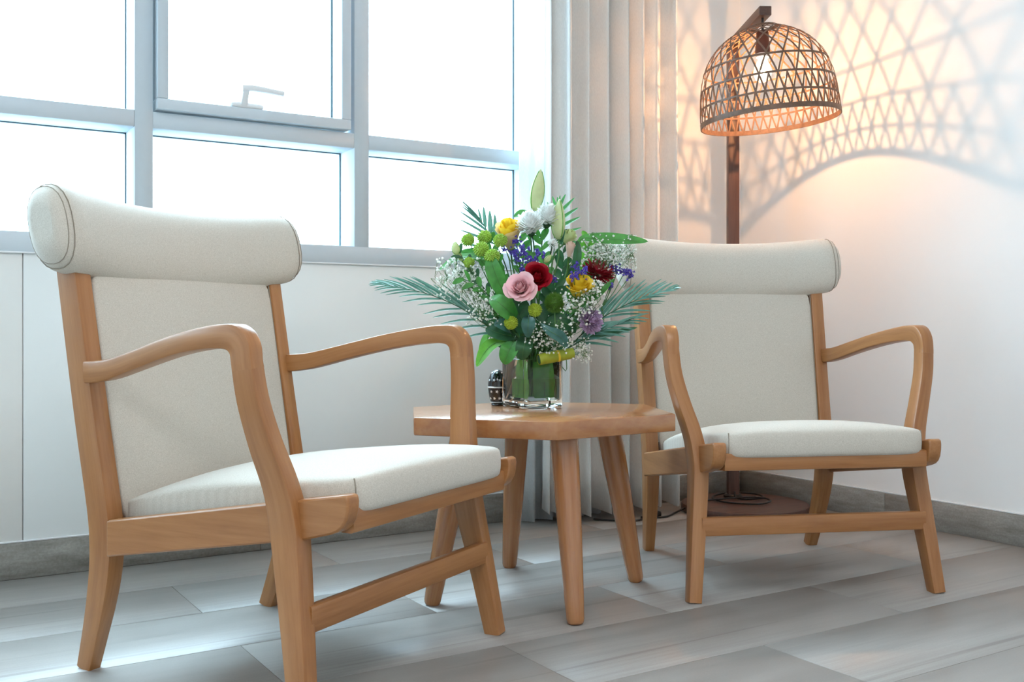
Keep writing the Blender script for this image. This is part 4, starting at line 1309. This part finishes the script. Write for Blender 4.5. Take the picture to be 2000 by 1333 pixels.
# angle 180 = towards the window side, 90 = up
frond('palm frond spreading over the arm of the armchair by the window', [(985, 660, -.03), (945, 632, -.03), (900, 602, -.03), (840, 576, -.03), (780, 562, -.03), (735, 555, -.03)],
      rows_lf(15, .10, .98, 141, 168, 135, 16, 1, .02, 1.0, 1, 100) + rows_lf(14, .08, .97, 186, 184, 66, 16, -1, -.02, 1.0, 2, 100), 'palm')
frond('palm frond fanned in front of the cream armchair by the lamp', [(1120, 670, -.01), (1160, 632, -.02), (1210, 602, -.03), (1260, 580, -.04), (1318, 564, -.05)],
      rows_lf(13, .12, .97, 52, 26, 96, 16, 1, .01, 1.0, 3, 92) + rows_lf(11, .12, .97, 4, 6, 100, 14, -1, -.03, 1.05, 4, 84), 'palm')
frond('lower palm frond pointing at the wooden chair arm near the lamp', [(1110, 680, -.02), (1150, 658, -.04), (1190, 640, -.05), (1235, 622, -.06)],
      rows_lf(9, .15, .97, 35, 18, 52, 34, 1, .0, 1.1, 5) + rows_lf(8, .15, .97, -6, 2, 66, 36, -1, -.02, 1.1, 6), 'palm')
frond('trimmed palm leaf standing against the bright window', [(1000, 560, .05), (982, 505, .06), (962, 468, .06), (945, 440, .06), (931, 419, .06)],
      [(t, du, dv, .0, w) for t, du, dv, w in ((.30, -76, -22, 1.6), (.42, -72, -30, 1.3), (.52, -65, -38, 1.1), (.62, -58, -42, 1.1), (.72, -47, -42, .9), (.80, -41, -38, .8), (.88, -36, -35, .6), (.95, -31, -30, .4),
                                              (.42, -2, -62, 1.6), (.55, -2, -52, 1.6), (.70, -4, -42, 1.2), (.82, -7, -26, .7))], 'palm', W=.0085, sag=.02)
frond('trimmed fresh green palm leaf fanned behind the lily buds', [(1075, 540, .05), (1082, 490, .06), (1088, 440, .06), (1092, 400, .06)],
      [(t, du, dv, .0, w) for t, du, dv, w in ((.55, -22, -46, 1.5), (.68, -20, -44, 1.4), (.82, -12, -36, 1.1), (.92, -3, -22, .8), (.98, 2, -20, .6),
                                              (.50, 52, -20, 1.6), (.60, 48, -26, 1.7), (.70, 42, -30, 1.7), (.80, 34, -36, 1.4), (.45, 50, 2, 1.4), (.90, 14, -30, 1.0))], 'palm_fresh', W=.0085, sag=.02)

# --- rolled leaf at the rim
root, b_ = flower_root('rolled_leaf', 'yellow-green leaf rolled into a tube lying over the vase rim', 'rolled leaf')
a_, c_ = B(1052, 703, -.085), B(1119, 690, -.055)
pts = [a_.lerp(c_, k / 6) for k in range(7)]
V, Fc = tube(pts, [.0150, .0155, .0158, .0158, .0156, .0152, .0145], 20, cap=False)
ro = add('roll', (V, Fc), 'roll', root, b_, 60)
V2, F2 = tube(pts, [r * .8 for r in [.0150, .0155, .0158, .0158, .0156, .0152, .0145]], 20, cap=True)
add('inner_roll', (V2, F2), 'leaf_dark', root, b_, 60, parent=ro)
V2, F2 = tube([a_.lerp(c_, .52), a_.lerp(c_, .58)], .0164, 20, cap=False)
add('tie_band', (V2, F2), 'yellow', root, b_, 60, parent=ro)
add('stem', tube([tuple(b_), tuple(Vector((VC.x + .01, VC.y - .02, VZ1 - .03))), tuple(a_.lerp(c_, .3))], .003, 6), 'stem', root, b_)

# leaves lining the inside of the vase
for (lx, ly, nx, ny, mat_, lab) in ((-.048, -.012, -1, 0, 'leaf_bright', 'bright green leaf lining the glass vase on the window side'), (.006, -.049, 0, -1, 'leaf', 'dark green leaf lining the front of the glass vase'), (.050, .0, 1, 0, 'leaf_dark', 'dark green leaf lining the glass vase on the lamp side')):
    o, b_ = flower_root('lining_leaf', lab, 'leaf')
    side = Vector((-ny, nx, 0)); nn = Vector((nx, ny, 0)); V, Fc = [], []
    for i in range(8):
        z = VZ0 + .026 + .094 * i / 7
        w = .036 * (1 - .12 * abs(i - 3.5) / 3.5)
        for j in range(5):
            s = -1 + j / 2
            V.append(Vector((VC.x + lx, VC.y + ly, z)) + side * s * w - nn * (.004 * s * s + .0015 * math.sin(i)))
    for i in range(7):
        for j in range(4): Fc.append((i * 5 + j, i * 5 + j + 1, i * 5 + j + 6, i * 5 + j + 5))
    add('blade', (V, Fc), mat_, o, b_, 60)
    add('midrib', tube([Vector((VC.x + lx, VC.y + ly, VZ0 + .026)) - nn * .001, Vector((VC.x + lx, VC.y + ly, VZ0 + .12)) - nn * .001], .0011, 5), 'stem', o, b_)

# ------------------------------------------------------------------ black ornament behind the vase
ob = pix(972, 792, 2.885); ox, oy = ob.x, ob.y
orn = empty('lantern_ornament', (ox, oy, TZ + .0004))
v, f = lathe([(0, 0), (.017, 0), (.019, .003), (.017, .007), (.0205, .0085), (.0205, .0105), (.020, .012), (.024, .025), (.027, .042), (.0275, .050)], 32)
mesh_obj('lantern_body', v, f, M['black_gloss'], orn)
v, f = lathe([(.0275, .0495), (.0285, .0505), (.0285, .0525), (.0275, .0535)], 32)
mesh_obj('band', v, f, M['silver'], orn)
v, f = lathe([(.0275, .053), (.0275, .062), (.025, .076), (.0205, .088), (.014, .096), (.006, .100), (0, .1005)], 32)
mesh_obj('lantern_lid', v, f, M['black_gloss'], orn)
v, f = lathe([(.0205, .0085), (.0212, .009), (.0212, .010), (.0205, .0105)], 32)
mesh_obj('band', v, f, M['silver'], orn)
def star(n, r0, r1):
    V = [(0, 0, .0002)]
    for j in range(2 * n):
        r = r0 if j % 2 == 0 else r1
        V.append((r * math.cos(math.pi * j / n), r * math.sin(math.pi * j / n), 0))
    return V, [(0, 1 + j, 1 + (j + 1) % (2 * n)) for j in range(2 * n)]
sv, sf = star(5, .0048, .0022)
for ring, (rr, zz, sl) in enumerate(((.0226, .021, -.25), (.0268, .040, -.1), (.0262, .072, .3), (.0175, .0925, .9))):
    for k in range(10 if ring < 3 else 7):
        a = 2 * math.pi * (k + .5 * (ring % 2)) / (10 if ring < 3 else 7)
        nrm = Vector((math.cos(a), math.sin(a), sl)).normalized()
        Mx = Matrix.Translation(Vector((rr * math.cos(a), rr * math.sin(a), zz)) + nrm * .0004) @ orient(nrm)
        mesh_obj('star_cutout', xf(Mx, sv), sf, M['silver'], orn, sm=False)
tag(orn, 'small black egg-shaped lantern with star cut-outs behind the vase', 'ornament')
